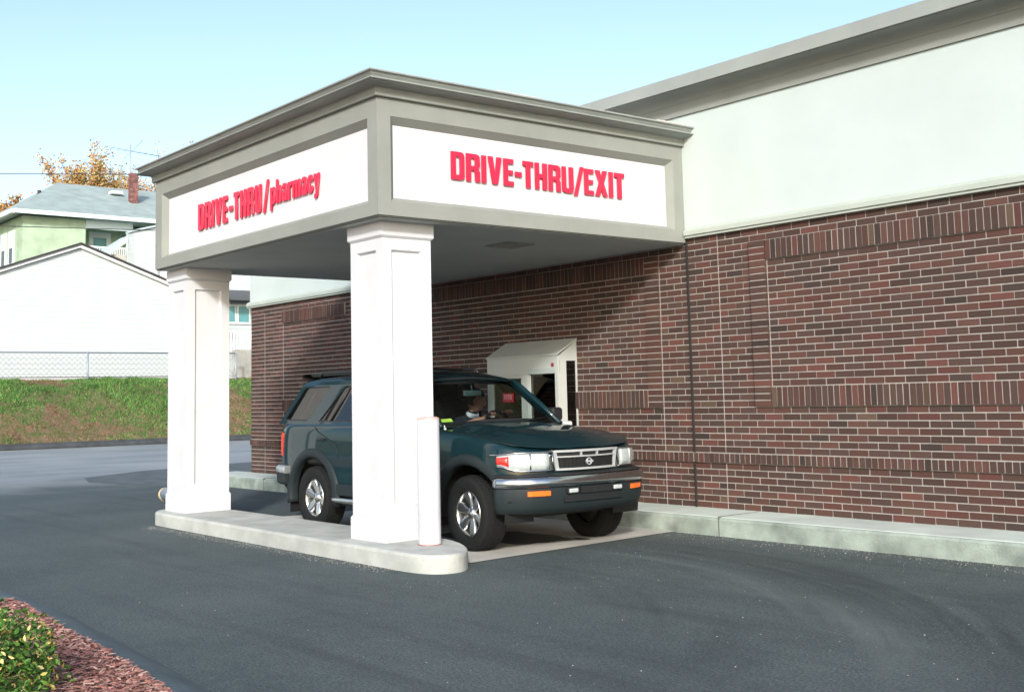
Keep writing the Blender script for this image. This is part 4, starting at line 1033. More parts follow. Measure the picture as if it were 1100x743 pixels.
# ================================================================ DRIVER
def driver():
    hips = Vector((-1.60, -1.575, .80)); chest = Vector((-1.60, -1.57, 1.04)); neck = Vector((-1.555, -1.56, 1.165)); head0 = Vector((-1.535, -1.555, 1.215))
    V = []; E_ = []; Rr = []
    def add(p, r, par=None):
        V.append(tuple(p)); Rr.append(r)
        if par is not None: E_.append((par, len(V) - 1))
        return len(V) - 1
    h = add(hips, (.15, .12)); a = add((-1.61, -1.572, .92), (.135, .115), h); c = add(chest, (.15, .115), a); c2 = add((-1.585, -1.565, 1.11), (.10, .08), c); n = add(neck, (.052, .055), c2); n2 = add(head0, (.05, .052), n)
    arms = []
    for s, el, wr in ((-1, (-1.44, -1.80, 1.03), (-1.185, -1.66, 1.125)), (1, (-1.40, -1.33, 1.0), (-1.165, -1.45, 1.14))):
        sh = add((-1.585, -1.565 + s * .155, 1.075), (.072, .066), c); up = add(Vector((-1.585, -1.565 + s * .155, 1.075)).lerp(Vector(el), .5), (.050, .050), sh)
        e = add(el, (.042, .042), up); fo = add(Vector(el).lerp(Vector(wr), .4), (.040, .038), e); w_ = add(wr, (.026, .022), fo)
        d = (Vector(wr) - Vector(el)).normalized(); pal = Vector(wr) + Vector((.045, -s * .005, .028)); p = add(pal, (.034, .018), w_)
        arms.append((wr, pal, s))
    for s in (-1, 1):
        k0 = add((-1.50, -1.575 + s * .09, .80), (.085, .08), h); k1 = add((-1.20, -1.575 + s * .13, .84), (.062, .06), k0); k2 = add((-.98, -1.575 + s * .13, .62), (.05, .05), k1); k3 = add((-.80, -1.575 + s * .13, .50), (.042, .038), k2)
    me = bpy.data.meshes.new('m'); me.from_pydata(V, E_, []); ob = bpy.data.objects.new('m', me); COL.objects.link(ob)
    sk = ob.modifiers.new('s', 'SKIN'); sk.use_smooth_shade = True; ss = ob.modifiers.new('u', 'SUBSURF'); ss.levels = 2; ss.render_levels = 2
    for i, r in enumerate(Rr): me.skin_vertices[0].data[i].radius = r
    me.skin_vertices[0].data[0].use_root = True
    bpy.context.view_layer.update()
    m2 = bpy.data.meshes.new_from_object(ob.evaluated_get(bpy.context.evaluated_depsgraph_get()))
    bm = bmesh.new(); bm.from_mesh(m2)
    for f in bm.faces:
        q = f.calc_center_median(); f.smooth = True
        isarm = q.x > -1.42 and q.z > .97
        f.material_index = 0 if (q.z > 1.185 or isarm) else (1 if q.z > .80 and not (q.x > -1.42 and q.z < .93) else 2)
    bpy.data.objects.remove(ob); bpy.data.meshes.remove(me)
    # fingers closed over the wheel rim
    for wr, pal, s in arms:
        for k in range(5):
            t = bmesh.new(); L = (.75, .95, 1.0, .92, .7)[k]
            if k == 0:
                b = pal + Vector((-.02, -s * .03, .0)); P = [b, b + Vector((.015, -s * .025, .012)), b + Vector((.035, -s * .035, .006))]
            else:
                b = pal + Vector((.012, s * (.024 - .0165 * k) * 1.2 + s * .015, .006)); P = [b, b + Vector((.026 * L, 0, .014)), b + Vector((.048 * L, 0, .004)), b + Vector((.054 * L, 0, -.020))]
            tube(t, P, .0085, 8, rs=[.0092, .0088, .008, .0065][:len(P)]); append(bm, t, 0)
    # head: turned to the window (towards +y) and a little down
    t = bmesh.new(); bmesh.ops.create_uvsphere(t, u_segments=32, v_segments=24, radius=1)
    for v in t.verts:
        x, y, z = v.co                                   # +x is the face direction
        sx_ = .095; w_ = .074
        if z < -.1: w_ *= 1 - .30 * min(1, (-z - .1) / .9); x = x * (1 - .12 * max(0, -z)) + .10 * max(0, -z - .2)
        px, py, pz = x * sx_, y * w_, z * .118
        if x > .55:
            nose = math.exp(-((y / .16) ** 2) - ((z + .10) / .20) ** 2) * .026 * (1.0 if z > -.28 else .3); px += nose
            px -= math.exp(-(((abs(y) - .36) / .14) ** 2) - ((z - .08) / .10) ** 2) * .009
            px += math.exp(-((y / .30) ** 2) - ((z + .46) / .07) ** 2) * .006; px += math.exp(-((y / .25) ** 2) - ((z + .75) / .14) ** 2) * .010
        v.co = (px, py, pz)
    for f in t.faces: f.smooth = True
    for s in (-1, 1):
        e = bmesh.new(); bmesh.ops.create_uvsphere(e, u_segments=10, v_segments=8, radius=1)
        for v in e.verts: v.co = Vector((v.co.x * .016 - .004, s * .076 + v.co.y * .008, v.co.z * .030 - .006))
        append(t, e)
    HM = Matrix.Translation((-1.515, -1.545, 1.292)) @ Matrix.Rotation(R(48), 4, 'Z') @ Matrix.Rotation(R(14), 4, 'Y')
    bmesh.ops.transform(t, matrix=HM, verts=t.verts); append(bm, t, 0)
    bmesh.ops.translate(bm, vec=(.01, -.09, .0), verts=bm.verts)
    D = build('person', bm, [SKIN, JACKET, mat('dark_trousers', (.02, .02, .025), .9)], None, normals=True)
    tag(D, 'person in dark jacket and white collar at the wheel, head turned to the window', 'person')
    hr = bmesh.new(); bmesh.ops.create_uvsphere(hr, u_segments=28, v_segments=20, radius=1)
    dl = []
    for v in hr.verts:
        x, y, z = v.co; keep = z > .42 or (x < .12 and z > -.52)
        if not keep: dl.append(v)
        v.co = Vector((x * .103 - .003, y * .081, z * .126 + .002)) * (1 + .03 * noise.noise(v.co * 6))
    bmesh.ops.delete(hr, geom=dl, context='VERTS'); bmesh.ops.transform(hr, matrix=HM, verts=hr.verts); bmesh.ops.translate(hr, vec=(.01, -.09, .0), verts=hr.verts); build('hair', hr, HAIRM, D, smooth=True)
    ey = bmesh.new()
    for s in (-1, 1):
        e = bmesh.new(); bmesh.ops.create_uvsphere(e, u_segments=10, v_segments=8, radius=.010); bmesh.ops.translate(e, vec=(.077, s * .027, .010), verts=e.verts); append(ey, e)
    bmesh.ops.transform(ey, matrix=HM, verts=ey.verts); bmesh.ops.translate(ey, vec=(.01, -.09, .0), verts=ey.verts); build('eyes', ey, mat('eye', (.12, .10, .09), .2), D, smooth=True)
    cl = bmesh.new(); rows = []
    for k in range(25):
        a = R(-150) + R(300) * k / 24; c_, s_ = math.cos(a), math.sin(a); fz = -.03 * max(0, c_)
        rows.append([Vector((-1.560 + .070 * c_, -1.56 + .070 * s_, 1.135 + fz)), Vector((-1.556 + .064 * c_, -1.56 + .064 * s_, 1.185 + fz)), Vector((-1.556 + .058 * c_, -1.56 + .058 * s_, 1.183 + fz))])
    grid(cl, rows); bmesh.ops.translate(cl, vec=(.01, -.09, .0), verts=cl.verts); build('shirt_collar', cl, SHIRT, D)
    fr_ = bmesh.new(); v = [fr_.verts.new(p) for p in ((-1.475, -1.60, 1.135), (-1.475, -1.53, 1.135), (-1.445, -1.565, 1.00))]; fr_.faces.new(v); bmesh.ops.solidify(fr_, geom=fr_.faces[:], thickness=.006); bmesh.ops.translate(fr_, vec=(.01, -.09, .0), verts=fr_.verts); build('shirt_front', fr_, SHIRT, D)
driver()

# ================================================================ BACKGROUND
# bank and plateau beyond the side road
def xb(y): return -30.9 + .02 * (y - 5)
bm = bmesh.new(); ys = [-60 + i * .6 for i in range(260)]; rows = []
lev = [(0, .0), (.02, .13), (.30, .17), (.8, .42), (1.3, .80), (1.8, 1.20), (2.3, 1.58), (2.8, 1.90), (3.3, 2.12), (3.8, 2.24), (4.6, 2.30), (8, 2.38), (20, 2.5), (120, 3)]
def bankz(d, y):
    for a, b in zip(lev, lev[1:]):
        if d <= b[0]: z = a[1] + (b[1] - a[1]) * (d - a[0]) / (b[0] - a[0]); break
    else: z = 3
    if d > .3: z += .10 * noise.noise(Vector((d * .9, y * .5, 1))) * min(1, (d - .3)) * (1 if d < 6 else .3) + .0
    return z
dd = [0, .02, .16, .30] + [.3 + .2 * k for k in range(1, 25)] + [6, 8, 12, 20, 60, 120]
for y in ys: rows.append([(xb(y) - d, y, bankz(d, y)) for d in dd])
grid(bm, rows); tag(build('grass_bank', bm, SOIL), kind='structure')
bm = bmesh.new()                                      # low asphalt berm at the foot of the bank
sweep(bm, [((xb(y) + .32, y, 0), (1, 0, 0), (0, 0, 1)) for y in ys[::6]], [(-.36, -.01), (-.36, .17), (-.25, .20), (-.08, .18), (.0, .10), (.03, -.01)], close=True, smooth=True)
tag(build('asphalt_berm', bm, mat('berm_asphalt', (.045, .052, .058), .9, noise_amt=.3, nscale=3)), kind='structure')
bm = bmesh.new()                                      # pale sand washed along the berm
rows = []
for i, y in enumerate(ys[:: 1]):
    w_ = .55 + .5 * noise.noise(Vector((y * .35, 5, 0)))
    rows.append([(xb(y) + .36, y, .006), (xb(y) + .36 + max(.1, w_), y, .006)])
grid(bm, rows); tag(build('washed_sand', bm, mat('washed_sand', (.36, .36, .33), .95, noise_amt=.25, nscale=2)), kind='structure')
# grass
bm = bmesh.new(); lay = tone_layer(bm); rg = random.Random(5)
for i in range(110000):
    y = rg.uniform(-4, 24); d = .32 + 4.3 * rg.random()
    q = noise.noise(Vector((d * .55, y * .33, 7))) + .5 * noise.noise(Vector((d * 1.6, y * 1.1, 2))); q += .10 * (d - 1.2) / 2 + .10
    dry = q < -.10
    if q < -.5 and rg.random() < .4: continue
    if d < 1.0 and rg.random() < .5: dry = True
    h = rg.uniform(.025, .085) * (1 + 1.6 * max(0, noise.noise(Vector((d * 2.2, y * 1.8, 9))))) * (1.5 if q > .40 else 1) * (.75 if dry else 1); a = rg.uniform(0, 6.28); w_ = rg.uniform(.010, .024)
    x = xb(y) - d; z = bankz(d, y) - .01
    lean = Vector((rg.uniform(-1.0, 1.0), rg.uniform(-1.0, 1.0), 1)) * h
    s = Vector((math.cos(a), math.sin(a), 0)) * w_
    f = bm.faces.new([bm.verts.new(p) for p in (Vector((x, y, z)) - s, Vector((x, y, z)) + s, Vector((x, y, z)) + lean)])
    pt_ = noise.noise(Vector((d * 1.3, y * .8, 4)))
    if (dry and rg.random() < .8) or rg.random() < .07: c = rg.choice(((.22, .13, .085), (.28, .18, .12), (.16, .10, .06)))
    else: c = rg.choice(((.055, .17, .035), (.085, .23, .045), (.12, .27, .06), (.04, .12, .03), (.16, .28, .07)))
    k = rg.uniform(.75, 1.2) * (1 + .35 * pt_); setc(f, lay, tuple(t * k for t in c))
tag(build('bank_grass', bm, BLADE, normals=False), 'patchy green grass and brown weeds on the roadside bank', 'grass', kind='stuff')
# weeds clump
# garage
def bt(x, y): return bankz(xb(y) - x, y)
GX = -38.0; gy0, gy1 = 1.2, 12.3; pk = (6.75, 7.72)
sl = (pk[1] - 6.358) / (10.48 - pk[0]); sl2 = .372
gar = empty('white_garage', (GX, pk[0], 2.3)); tag(gar, 'low white gabled garage with dark roof edge on top of the grass bank', 'garage')
gof = Vector((-GX, -pk[0], -2.3))
def gb(n, bm, m, p=None):
    o = build(n, bm, m, p or gar)
    if p is None: o.location = gof
    return o
zl = pk[1] - (pk[0] - gy0) * sl2; zrr = pk[1] - (gy1 - pk[0]) * sl
bm = bmesh.new(); prism(bm, [(gy0, 2.50), (gy1, 2.50), (gy1, zrr - .12), (pk[0], pk[1] - .12), (gy0, zl - .12)], 0, GX - 7.5, GX); gb('wall', bm, SIDINGW)
bm = bmesh.new()
for a, b in (((gy0 - .3, zl - .11 - .0), (pk[0], pk[1])), ((pk[0], pk[1]), (gy1 + .3, zrr - .11))):
    (ya, za), (yb, zb_) = a, b
    if ya < gy0: za = pk[1] - (pk[0] - ya) * sl2
    if yb > gy1: zb_ = pk[1] - (yb - pk[0]) * sl
    prism(bm, [(ya, za - .05), (yb, zb_ - .05), (yb, zb_ + .025), (ya, za + .025)], 0, GX - 7.7, GX + .25)
rf = gb('roof', bm, DARKEDGE)
bm = bmesh.new()
for (ya, yb, s_) in ((gy0 - .3, pk[0] - .001, sl2), (pk[0] + .001, gy1 + .3, sl)):
    f = lambda y: pk[1] - abs(y - pk[0]) * s_
    prism(bm, [(ya, f(ya) - .17), (yb, f(yb) - .17), (yb, f(yb) - .052), (ya, f(ya) - .052)], 0, GX + .02, GX + .16)
build('rake_board', bm, mat('white_board', (.80, .82, .82), .6), rf)
bm = bmesh.new(); box(bm, (GX - 7.4, gy0 + .02, 1.9), (GX - .03, gy1 - .02, 2.499)); gb('foundation', bm, mat('grey_foundation', (.42, .42, .42), .9))
# chain link fence
fn = empty('chain_link_fence', (-35.0, 6, 2.3)); tag(fn, 'thin galvanised chain link fence along the top of the bank before the garage', 'fence'); fo_ = Vector((35.0, -6, -2.3))
FX_ = -35.0; zf0, zf1 = 2.36, 3.30
bm = bmesh.new(); y = -6.0; n = 0
pit = .20
y0_, y1_ = -8.0, 12.0; k = 0; hh = zf1 - zf0
yy = y0_ - hh
while yy < y1_:
    for s in (1, -1):
        a = Vector((FX_, yy if s > 0 else yy + hh, zf0 + .02)); b = Vector((FX_, yy + hh if s > 0 else yy, zf1 - .02))
        if a.y < y0_ or b.y < y0_ or a.y > y1_ or b.y > y1_: continue
        w_ = .006
        vs = [bm.verts.new(p) for p in (a + Vector((0, -w_, 0)), a + Vector((0, w_, 0)), b + Vector((0, w_, 0)), b + Vector((0, -w_, 0)))]; bm.faces.new(vs)
    yy += pit
bmesh.ops.solidify(bm, geom=bm.faces[:], thickness=.004)
o = build('wire_mesh', bm, GALV, fn); o.location = fo_
bm = bmesh.new(); tube(bm, [(FX_, y0_, zf1), (FX_, y1_, zf1)], .024, 8); o = build('top_rail', bm, GALV, fn); o.location = fo_
bm = bmesh.new(); tube(bm, [(FX_, y0_, zf0 + .04), (FX_, y1_, zf0 + .04)], .008, 6); o = build('bottom_wire', bm, GALV, fn); o.location = fo_
for y in (-3.5, .1, 6.10, 9.4, 12.0):
    bm = bmesh.new(); tube(bm, [(FX_, y, zf0 - .5), (FX_, y, zf1 + .03)], .038, 10); o = build('post', bm, GALV, fn); o.location = fo_
# retaining wall seen past the far column
bm = bmesh.new(); box(bm, (-36.3, 12.45, 2.0), (-35.9, 26, 3.50), .03)
tag(build('retaining_wall', bm, mat('old_concrete', (.36, .36, .33), .95, noise_amt=.3, nscale=1.5, bump=.4, bscale=20)), 'weathered grey concrete retaining wall between column and brick store corner', 'wall')
# white neighbour house behind it
wh = empty('white_house', (-40, 18, 2.5)); tag(wh, 'white sided house with teal window seen between the far column and the brick store', 'house')
wo = Vector((40, -18, -2.5))
def wb(n, bm, m, p=None):
    o = build(n, bm, m, p or wh)
    if p is None: o.location = wo
    return o
bm = bmesh.new(); box(bm, (-48, 13.2, 2.3), (-40, 24, 8.2)); wb('wall', bm, SIDINGW)
bm = bmesh.new(); prism(bm, [(-48.4, 8.2), (-39.6, 8.2), (-44, 10.2)], 1, 12.9, 24.3); wb('roof', bm, ROOFT)
TEAL = mat('teal_window', (.10, .30, .32), .15, spec=.8)
for k, y in enumerate((14.10, 14.78, 15.6, 17.2)):
    bm = bmesh.new(); box(bm, (-39.99, y - .32, 4.83), (-39.93, y + .32, 5.70)); f_ = wb('window', bm, mat('white_frame', (.78, .82, .82), .6))
    bm = bmesh.new(); box(bm, (-39.94, y - .25, 4.92), (-39.92, y + .25, 5.62)); build('pane', bm, TEAL, f_)
bm = bmesh.new(); prism(bm, [(-39.99, 6.35), (-39.0, 5.95), (-39.0, 5.82), (-39.99, 5.80)], 1, 13.6, 17.8); wb('awning', bm, mat('dark_awning', (.08, .09, .10), .8))
bm = bmesh.new(); 
for k in range(28): box(bm, (-38.2, 13.0 + k * .14, 3.55), (-38.17, 13.07 + k * .14, 4.35))
box(bm, (-38.21, 12.9, 4.36), (-38.16, 17, 4.42)); wb('porch_rail', bm, mat('white_rail', (.78, .8, .8), .6))
# green house
hs = empty('green_house', (-46, 12, 2.5)); tag(hs, 'two storey pale green shingled house with pale hip roof and chimney behind the garage', 'house')
ho = Vector((46, -12, -2.5))
def hb(n, bm, m, p=None):
    o = build(n, bm, m, p or hs)
    if p is None: o.location = ho
    return o
hx0, hx1, hy0, hy1, he = -56.5, -46.5, 7.1, 19.0, 10.05
bm = bmesh.new()
# front wall with the porch recess cut out
prism(bm, [(hx0, 2.4), (hx1, 2.4), (hx1, he), (hx0, he)], 1, hy0, 9.95)
prism(bm, [(hx0, 2.4), (hx1 - 1.6, 2.4), (hx1 - 1.6, he), (hx0, he)], 1, 9.952, hy1)
hb('wall', bm, GREENSH)
bm = bmesh.new(); e = .55
A = [(hx0 - e, hy0 - e), (hx1 + e, hy0 - e), (hx1 + e, hy1 + e), (hx0 - e, hy1 + e)]; zE = 10.20
rid = [(-51.5, 10.2, 12.62), (-51.5, 15.4, 12.62)]
va = [bm.verts.new((x, y, zE)) for x, y in A]; vr = [bm.verts.new(p) for p in rid]
bm.faces.new((va[0], va[1], vr[0])); bm.faces.new((va[1], va[2], vr[1], vr[0])); bm.faces.new((va[2], va[3], vr[1])); bm.faces.new((va[3], va[0], vr[0], vr[1])); bm.faces.new(va[::-1])
rf = hb('roof', bm, ROOFT)
bm = bmesh.new()
for a, b in (((hx1 + e, hy0 - e), (hx1 + e + .12, hy1 + e)), ((hx0 - e, hy0 - e - .12), (hx1 + e, hy0 - e))): box(bm, (a[0], a[1], zE - .17), (b[0], b[1], zE + .02))
build('gutter', bm, mat('white_gutter', (.62, .72, .74), .5), rf)
bm = bmesh.new(); box(bm, (hx0 - e + .02, hy0 - e + .02, zE - .06), (hx1 + e - .02, hy1 + e - .02, zE - .012)); build('eave_soffit', bm, mat('eave_grey', (.55, .62, .62), .7), rf)
def onroof(y, zz):     # x on the front roof slope at a height
    t = (zz - zE) / (12.62 - zE); return hx1 + e + (-51.5 - hx1 - e) * t
bm = bmesh.new(); lay = tone_layer(bm)
cxx, cyy = -48.9, 13.15
rr_ = random.Random(2)
zz = 10.9
while zz < 12.95:
    for side in range(4):
        for k in range(2):
            c = rr_.choice(((.22, .10, .09), (.28, .13, .12), (.16, .08, .07)))
            w2 = .19
            if side % 2 == 0:
                xx0 = cxx - w2 + k * w2; a, b = (xx0 + .01, cyy - w2 if side == 0 else cyy + w2 - .1, zz), (xx0 + w2 - .01, cyy - w2 + .1 if side == 0 else cyy + w2, zz + .11)
            else:
                y_0 = cyy - w2 + .1 + k * (w2 - .1); a, b = (cxx + w2 - .1 if side == 1 else cxx - w2, y_0 + .01, zz), (cxx + w2 if side == 1 else cxx - w2 + .1, y_0 + w2 - .11, zz + .11)
            n0 = len(bm.faces); box(bm, a, b); bm.faces.ensure_lookup_table()
            for f in bm.faces[n0:]: setc(f, lay, c)
    zz += .13
ch = build('chimney', bm, BRICK, rf)
bm = bmesh.new(); box(bm, (cxx - .15, cyy - .15, 10.9), (cxx + .15, cyy + .15, 12.93)); build('chimney_core', bm, MORTAR, rf)
bm = bmesh.new(); tube(bm, [(-51.4, 13.95, 12.5), (-51.4, 13.95, 15.0)], .02, 6)
tube(bm, [(-51.4, 12.6, 14.75), (-51.4, 15.6, 14.55)], .018, 6)
for k in range(9): y = 12.65 + k * .35; tube(bm, [(-51.7 + k * .02, y, 14.75 - k * .023), (-51.1 - k * .02, y, 14.75 - k * .023)], .012, 5)
tube(bm, [(-51.4, 13.6, 14.2), (-51.4, 14.6, 15.3)], .014, 6)
build('aerial', bm, GALV, rf)
bm = bmesh.new(); tube(bm, [(-49.3, 8.66, 11.2), (-49.3, 8.66, 11.75)], .09, 8); build('vent_pipe', bm, DARKEDGE, rf)
bm = bmesh.new(); box(bm, (-50.2, 12.35, 12.0), (-49.7, 12.95, 12.16), .03); build('roof_vent', bm, mat('white_vent', (.6, .65, .66), .6), rf)
# porch: post, beam, door, rail
bm = bmesh.new(); box(bm, (hx1 - .16, 11.95, 2.6), (hx1 + .02, 12.2, he)); box(bm, (hx1 - .05, 9.95, he - .42), (hx1 + .05, 12.2, he)); hb('porch_post', bm, mat('pale_blue_trim', (.55, .68, .70), .6))
bm = bmesh.new(); box(bm, (hx1 - 1.62, 10.65, 7.3), (hx1 - 1.54, 11.72, 9.72)); dr = hb('porch_door', bm, mat('white_door', (.75, .80, .82), .6))
bm = bmesh.new(); box(bm, (hx1 - 1.55, 10.87, 8.2), (hx1 - 1.53, 11.50, 9.45)); build('pane', bm, TEAL, dr)
bm = bmesh.new(); box(bm, (hx1 - .04, 9.97, 8.75), (hx1, 12.0, 8.83)); box(bm, (hx1 - .04, 9.97, 7.9), (hx1, 12.0, 7.96))
for k in range(20): box(bm, (hx1 - .035, 9.98 + k * .105, 7.9), (hx1 - .005, 10.02 + k * .105, 8.8))
hb('porch_rail', bm, mat('white_rail2', (.78, .82, .84), .6))
bm = bmesh.new(); box(bm, (hx1 - 1.6, 9.952, 7.6), (hx1, 12.2, 7.85)); hb('porch_floor', bm, GREENSH)
# windows on the side wall facing -y
for x in (-49.3, -48.1):
    bm = bmesh.new(); box(bm, (x - .40, hy0 - .05, 7.9), (x + .40, hy0 + .0, 9.5)); f_ = hb('window', bm, mat('white_frame', (.78, .82, .82), .6))
    bm = bmesh.new(); box(bm, (x - .24, hy0 - .06, 8.0), (x + .24, hy0 - .045, 8.7)); build('pane', bm, mat('dark_pane', (.04, .05, .05), .2), f_)
bm = bmesh.new(); prism(bm, [(10.6, 8.2), (13.5, 8.2), (13.5, 9.3), (10.6, 8.8)], 0, -44.95, -44.9)
bm.free()
# white sided addition with lean-to roof
ad = empty('white_annex', (-43, 11.5, 2.5)); tag(ad, 'narrow white sided annex with grey lean-to roof between garage and green house', 'shed'); ao = Vector((43, -11.5, -2.5))
bm = bmesh.new(); prism(bm, [(10.52, 2.4), (11.62, 2.4), (11.62, 9.25), (10.52, 8.95)], 0, -42.7, -42); o = build('wall', bm, SIDINGW, ad); o.location = ao
bm = bmesh.new(); prism(bm, [(11.622, 2.4), (14.5, 2.4), (14.5, 8.9), (11.622, 8.9)], 0, -45, -42.3); o = build('side_wall', bm, mat('white_board', (.8, .82, .82), .6), ad); o.location = ao
bm = bmesh.new(); prism(bm, [(10.45, 8.95), (11.72, 9.30), (11.72, 9.38), (10.45, 9.03)], 0, -42.8, -41.9)
prism(bm, [(8.3, 7.35), (10.5, 8.85), (10.5, 8.6), (8.9, 7.35)], 0, -43.6, -42.6); o = build('roof', bm, mat('grey_leanto', (.42, .52, .54), .7), ad); o.location = ao
bm = bmesh.new(); box(bm, (-43.5, 9.9, 2.4), (-42.8, 10.5, 8.0)); o = build('porch_wall', bm, mat('porch_tan', (.40, .40, .36), .8), ad); o.location = ao  # plain tan wall under the lean-to roof

# trees
def tree(name, loc, h, spread, n_leaf, cols, label, leaf=.13, seed=1, trunk_h=.35, density=1.0, kind='tree'):
    rt = random.Random(seed); T_ = empty(name, loc); tag(T_, label, 'tree', group=None)
    bm = bmesh.new(); tips = []
    def limb(p, d, L, r, depth):
        pts = [p]; q = p.copy(); dd_ = d.copy(); n = 4
        for i in range(n):
            dd_ = (dd_ + Vector((rt.uniform(-.18, .18), rt.uniform(-.18, .18), rt.uniform(-.02, .14)))).normalized(); q = q + dd_ * L / n; pts.append(q.copy())
            if depth < 4 and (i >= 1 or depth > 0):
                for _ in range(2 if depth < 3 else 1):
                    if rt.random() < .75:
                        sd_ = (dd_ + Vector((rt.uniform(-1, 1), rt.uniform(-1, 1), rt.uniform(-.2, .7))) * .75).normalized(); limb(q.copy(), sd_, L * rt.uniform(.5, .72), r * .5, depth + 1)
            if depth >= 1: tips.append((q.copy(), dd_.copy()))
        tube(bm, pts, r, 6 if depth < 2 else 4, cap=False, rs=[r * (1 - .6 * i / n) for i in range(n + 1)])
    limb(Vector((0, 0, 0)), Vector((0, 0, 1)), h * trunk_h, h * .028, 0)
    for k in range(7):
        a = 6.28 * k / 7 + rt.uniform(-.3, .3); e_ = rt.uniform(.5, 1.3)
        limb(Vector((0, 0, h * trunk_h * rt.uniform(.8, 1))), Vector((math.cos(a) * math.cos(e_) * spread, math.sin(a) * math.cos(e_) * spread, math.sin(e_))).normalized(), h * .42 * rt.uniform(.8, 1.1), h * .014, 1)
    build('trunk', bm, BARK, T_)
    bm = bmesh.new(); lay = tone_layer(bm)
    for i in range(n_leaf):
        p, d = rt.choice(tips); q = p + Vector((rt.gauss(0, .26), rt.gauss(0, .26), rt.gauss(0, .22))) * h * .07 * density
        u = Vector((rt.uniform(-1, 1), rt.uniform(-1, 1), rt.uniform(-1, 1))).normalized(); v = u.cross(Vector((rt.uniform(-1, 1), rt.uniform(-1, 1), rt.uniform(-1, 1)))).normalized(); s = leaf * rt.uniform(.6, 1.2)
        f = bm.faces.new([bm.verts.new(t) for t in (q - u * s * .6, q + v * s * .35, q + u * s * .6, q - v * s * .35)]); c = rt.choice(cols); k = rt.uniform(.8, 1.2); setc(f, lay, tuple(t * k for t in c))
    build('crown', bm, LEAF, T_, normals=False); return T_
AUT = [(.46, .26, .09), (.54, .34, .12), (.40, .28, .12), (.36, .34, .12), (.48, .22, .09), (.58, .42, .17)]
tree('autumn_tree', (-61, 16.1, 3), 11.0, .38, 150000, AUT, 'bushy autumn tree with sparse orange leaves behind the green house roof', seed=4, leaf=.14)
tree('autumn_tree', (-64, 20.6, 3), 12.6, .55, 14000, AUT, 'second orange autumn tree rising right of the chimney behind the canopy edge', seed=9, leaf=.17)
tree('autumn_tree', (-60, 7.9, 3), 9.6, .45, 30000, [(.50, .20, .04), (.42, .14, .03), (.30, .18, .05), (.24, .20, .05)], 'deep orange tree at the left edge beside the green house eave', seed=12, leaf=.2)
# overhead wires
for a, b, r, lab in (((-53.8, 8.1, 13.24), (-49.4, 13.66, 13.07), .020, 'upper thin overhead wire crossing the sky before the orange tree'), ((-33.3, 2.47, 7.5), (-29.99, 6.68, 7.25), .016, 'lower dark overhead cable crossing before the green wall')):
    a, b = Vector(a), Vector(b); d = (b - a); bm = bmesh.new(); tube(bm, [a + d * t - Vector((0, 0, .02 * math.sin(t))) for t in (-7, -4, -2, -1, 0, 1, 2, 4, 7)], r, 6)
    tag(build('overhead_wire', bm, WIRE), lab, 'wire')

# shrub in the planting bed
sh = empty('shrub', (2.70, -7.80, .12)); tag(sh, 'low leafy green shrub with yellowing leaves in the bark bed at the corner', 'shrub')
bm = bmesh.new(); rs_ = random.Random(8); tips = []
for k in range(70):
    a = rs_.uniform(0, 6.28); e_ = rs_.uniform(.15, 1.45); L = rs_.uniform(.24, .38) * (.80 + .2 * math.cos(e_)); d = Vector((math.cos(a) * math.cos(e_) * 1.2, math.sin(a) * math.cos(e_) * 1.2, math.sin(e_) * .82)); P = [Vector((rs_.uniform(-.1, .1), rs_.uniform(-.1, .1), 0))]
    for i in range(4): P.append(P[-1] + (d + Vector((rs_.uniform(-.25, .25), rs_.uniform(-.25, .25), rs_.uniform(-.1, .25)))) * L / 4); 
    tube(bm, P, .006, 5, cap=False, rs=[.008, .006, .005, .004, .003])
    for i in (1, 2, 3, 4):
        for _ in range(4):
            q = P[i] + Vector((rs_.gauss(0, .045), rs_.gauss(0, .045), rs_.gauss(0, .035)))
            tips.append((q, i))
build('stems', bm, BARK, sh)
bm = bmesh.new(); lay = tone_layer(bm)
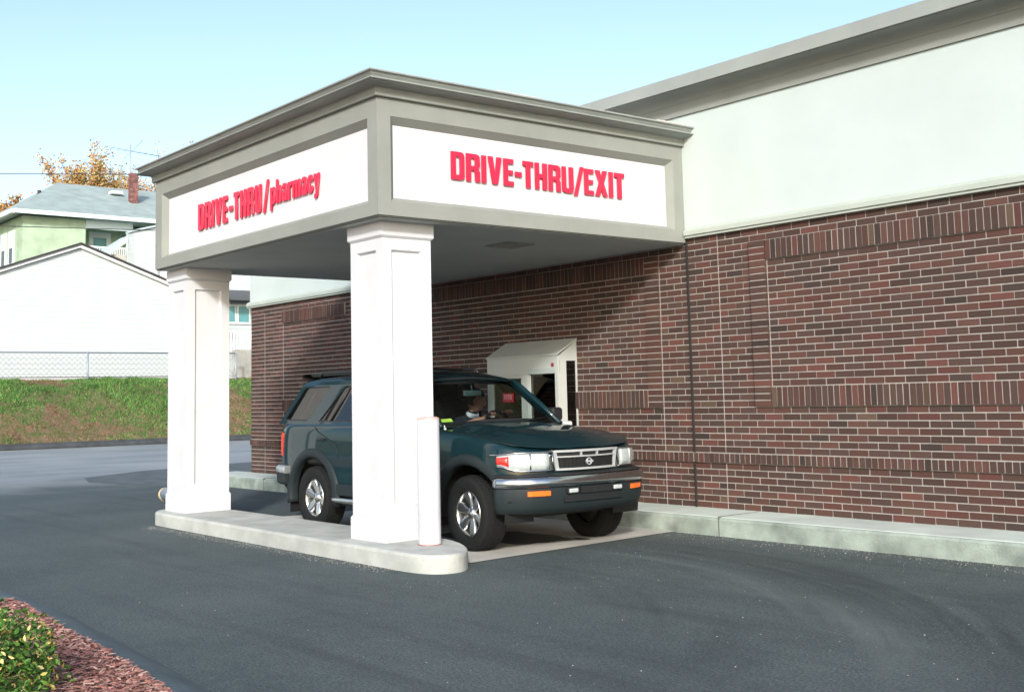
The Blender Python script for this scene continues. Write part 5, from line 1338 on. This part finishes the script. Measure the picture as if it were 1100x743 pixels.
for i in range(11000):
    for _ in (0,):
        a_ = rs_.uniform(0, 6.283); e_ = math.asin(rs_.uniform(-.05, 1)); rr0 = rs_.random() ** .35
        lump = 1 + .22 * noise.noise(Vector((math.cos(a_) * math.cos(e_) * 2.2, math.sin(a_) * math.cos(e_) * 2.2, math.sin(e_) * 2.2 + 5))) + .12 * noise.noise(Vector((math.cos(a_) * 6, math.sin(a_) * 6, e_ * 5)))
        p = Vector((math.cos(a_) * math.cos(e_) * .60, math.sin(a_) * math.cos(e_) * .60, .02 + math.sin(e_) * .43)) * rr0 * lump
        if p.z < .02: continue
        u = Vector((rs_.uniform(-1, 1), rs_.uniform(-1, 1), rs_.uniform(-.3, 1))).normalized(); v = u.cross(Vector((rs_.uniform(-1, 1), rs_.uniform(-1, 1), rs_.uniform(-1, 1)))).normalized(); n_ = u.cross(v); s = rs_.uniform(.011, .018)
        pts = [p - u * s, p - u * s * .2 + v * s * .5, p + u * s * .5 + v * s * .38, p + u * s * 1.1, p + u * s * .5 - v * s * .38, p - u * s * .2 - v * s * .5]
        pts = [t + n_ * s * (.18 if j in (1, 2, 4, 5) else 0) for j, t in enumerate(pts)]
        vs = [bm.verts.new(t) for t in pts]; k = rs_.random(); c = rs_.choice(((.040, .11, .016), (.062, .155, .022), (.10, .21, .035), (.028, .07, .012))) if k < .86 else rs_.choice(((.50, .45, .12), (.62, .52, .22), (.42, .30, .10)))
        for f in (bm.faces.new((vs[0], vs[1], vs[2], vs[3])), bm.faces.new((vs[0], vs[3], vs[4], vs[5]))): setc(f, lay, c)
build('foliage', bm, LEAF, sh, normals=False)
# fallen leaves and grit on the drive
bm = bmesh.new(); lay = tone_layer(bm); rl = random.Random(21)
for i in range(4200):
    if i < 2300: x = rl.uniform(-4.5, 7.5); y = -.62 - abs(rl.gauss(0, .20))
    elif i < 3300: x = rl.uniform(-4.4, .4); y = -3.87 - abs(rl.gauss(0, .10))
    else: x = rl.uniform(0, 7); y = rl.uniform(-6, -1)
    if i > 3650: continue
    s = rl.uniform(.0016, .0052); a = rl.uniform(0, 6.28); c = Vector((x, y, .004)); n0 = len(bm.faces)
    vs = [bm.verts.new(c + Vector((math.cos(a + t) * s, math.sin(a + t) * s, 0))) for t in (0, 1.6, 3.1, 4.7)] + [bm.verts.new(c + Vector((0, 0, s * .8)))]
    q = rl.choice(((.42, .41, .38), (.30, .30, .28), (.5, .48, .42), (.20, .15, .10)))
    for j in range(4): f = bm.faces.new((vs[j], vs[(j + 1) % 4], vs[4])); setc(f, lay, q)
tag(build('loose_grit', bm, CHIP, normals=False), 'loose pale grit scattered along the kerbs of the drive', 'grit', kind='stuff')
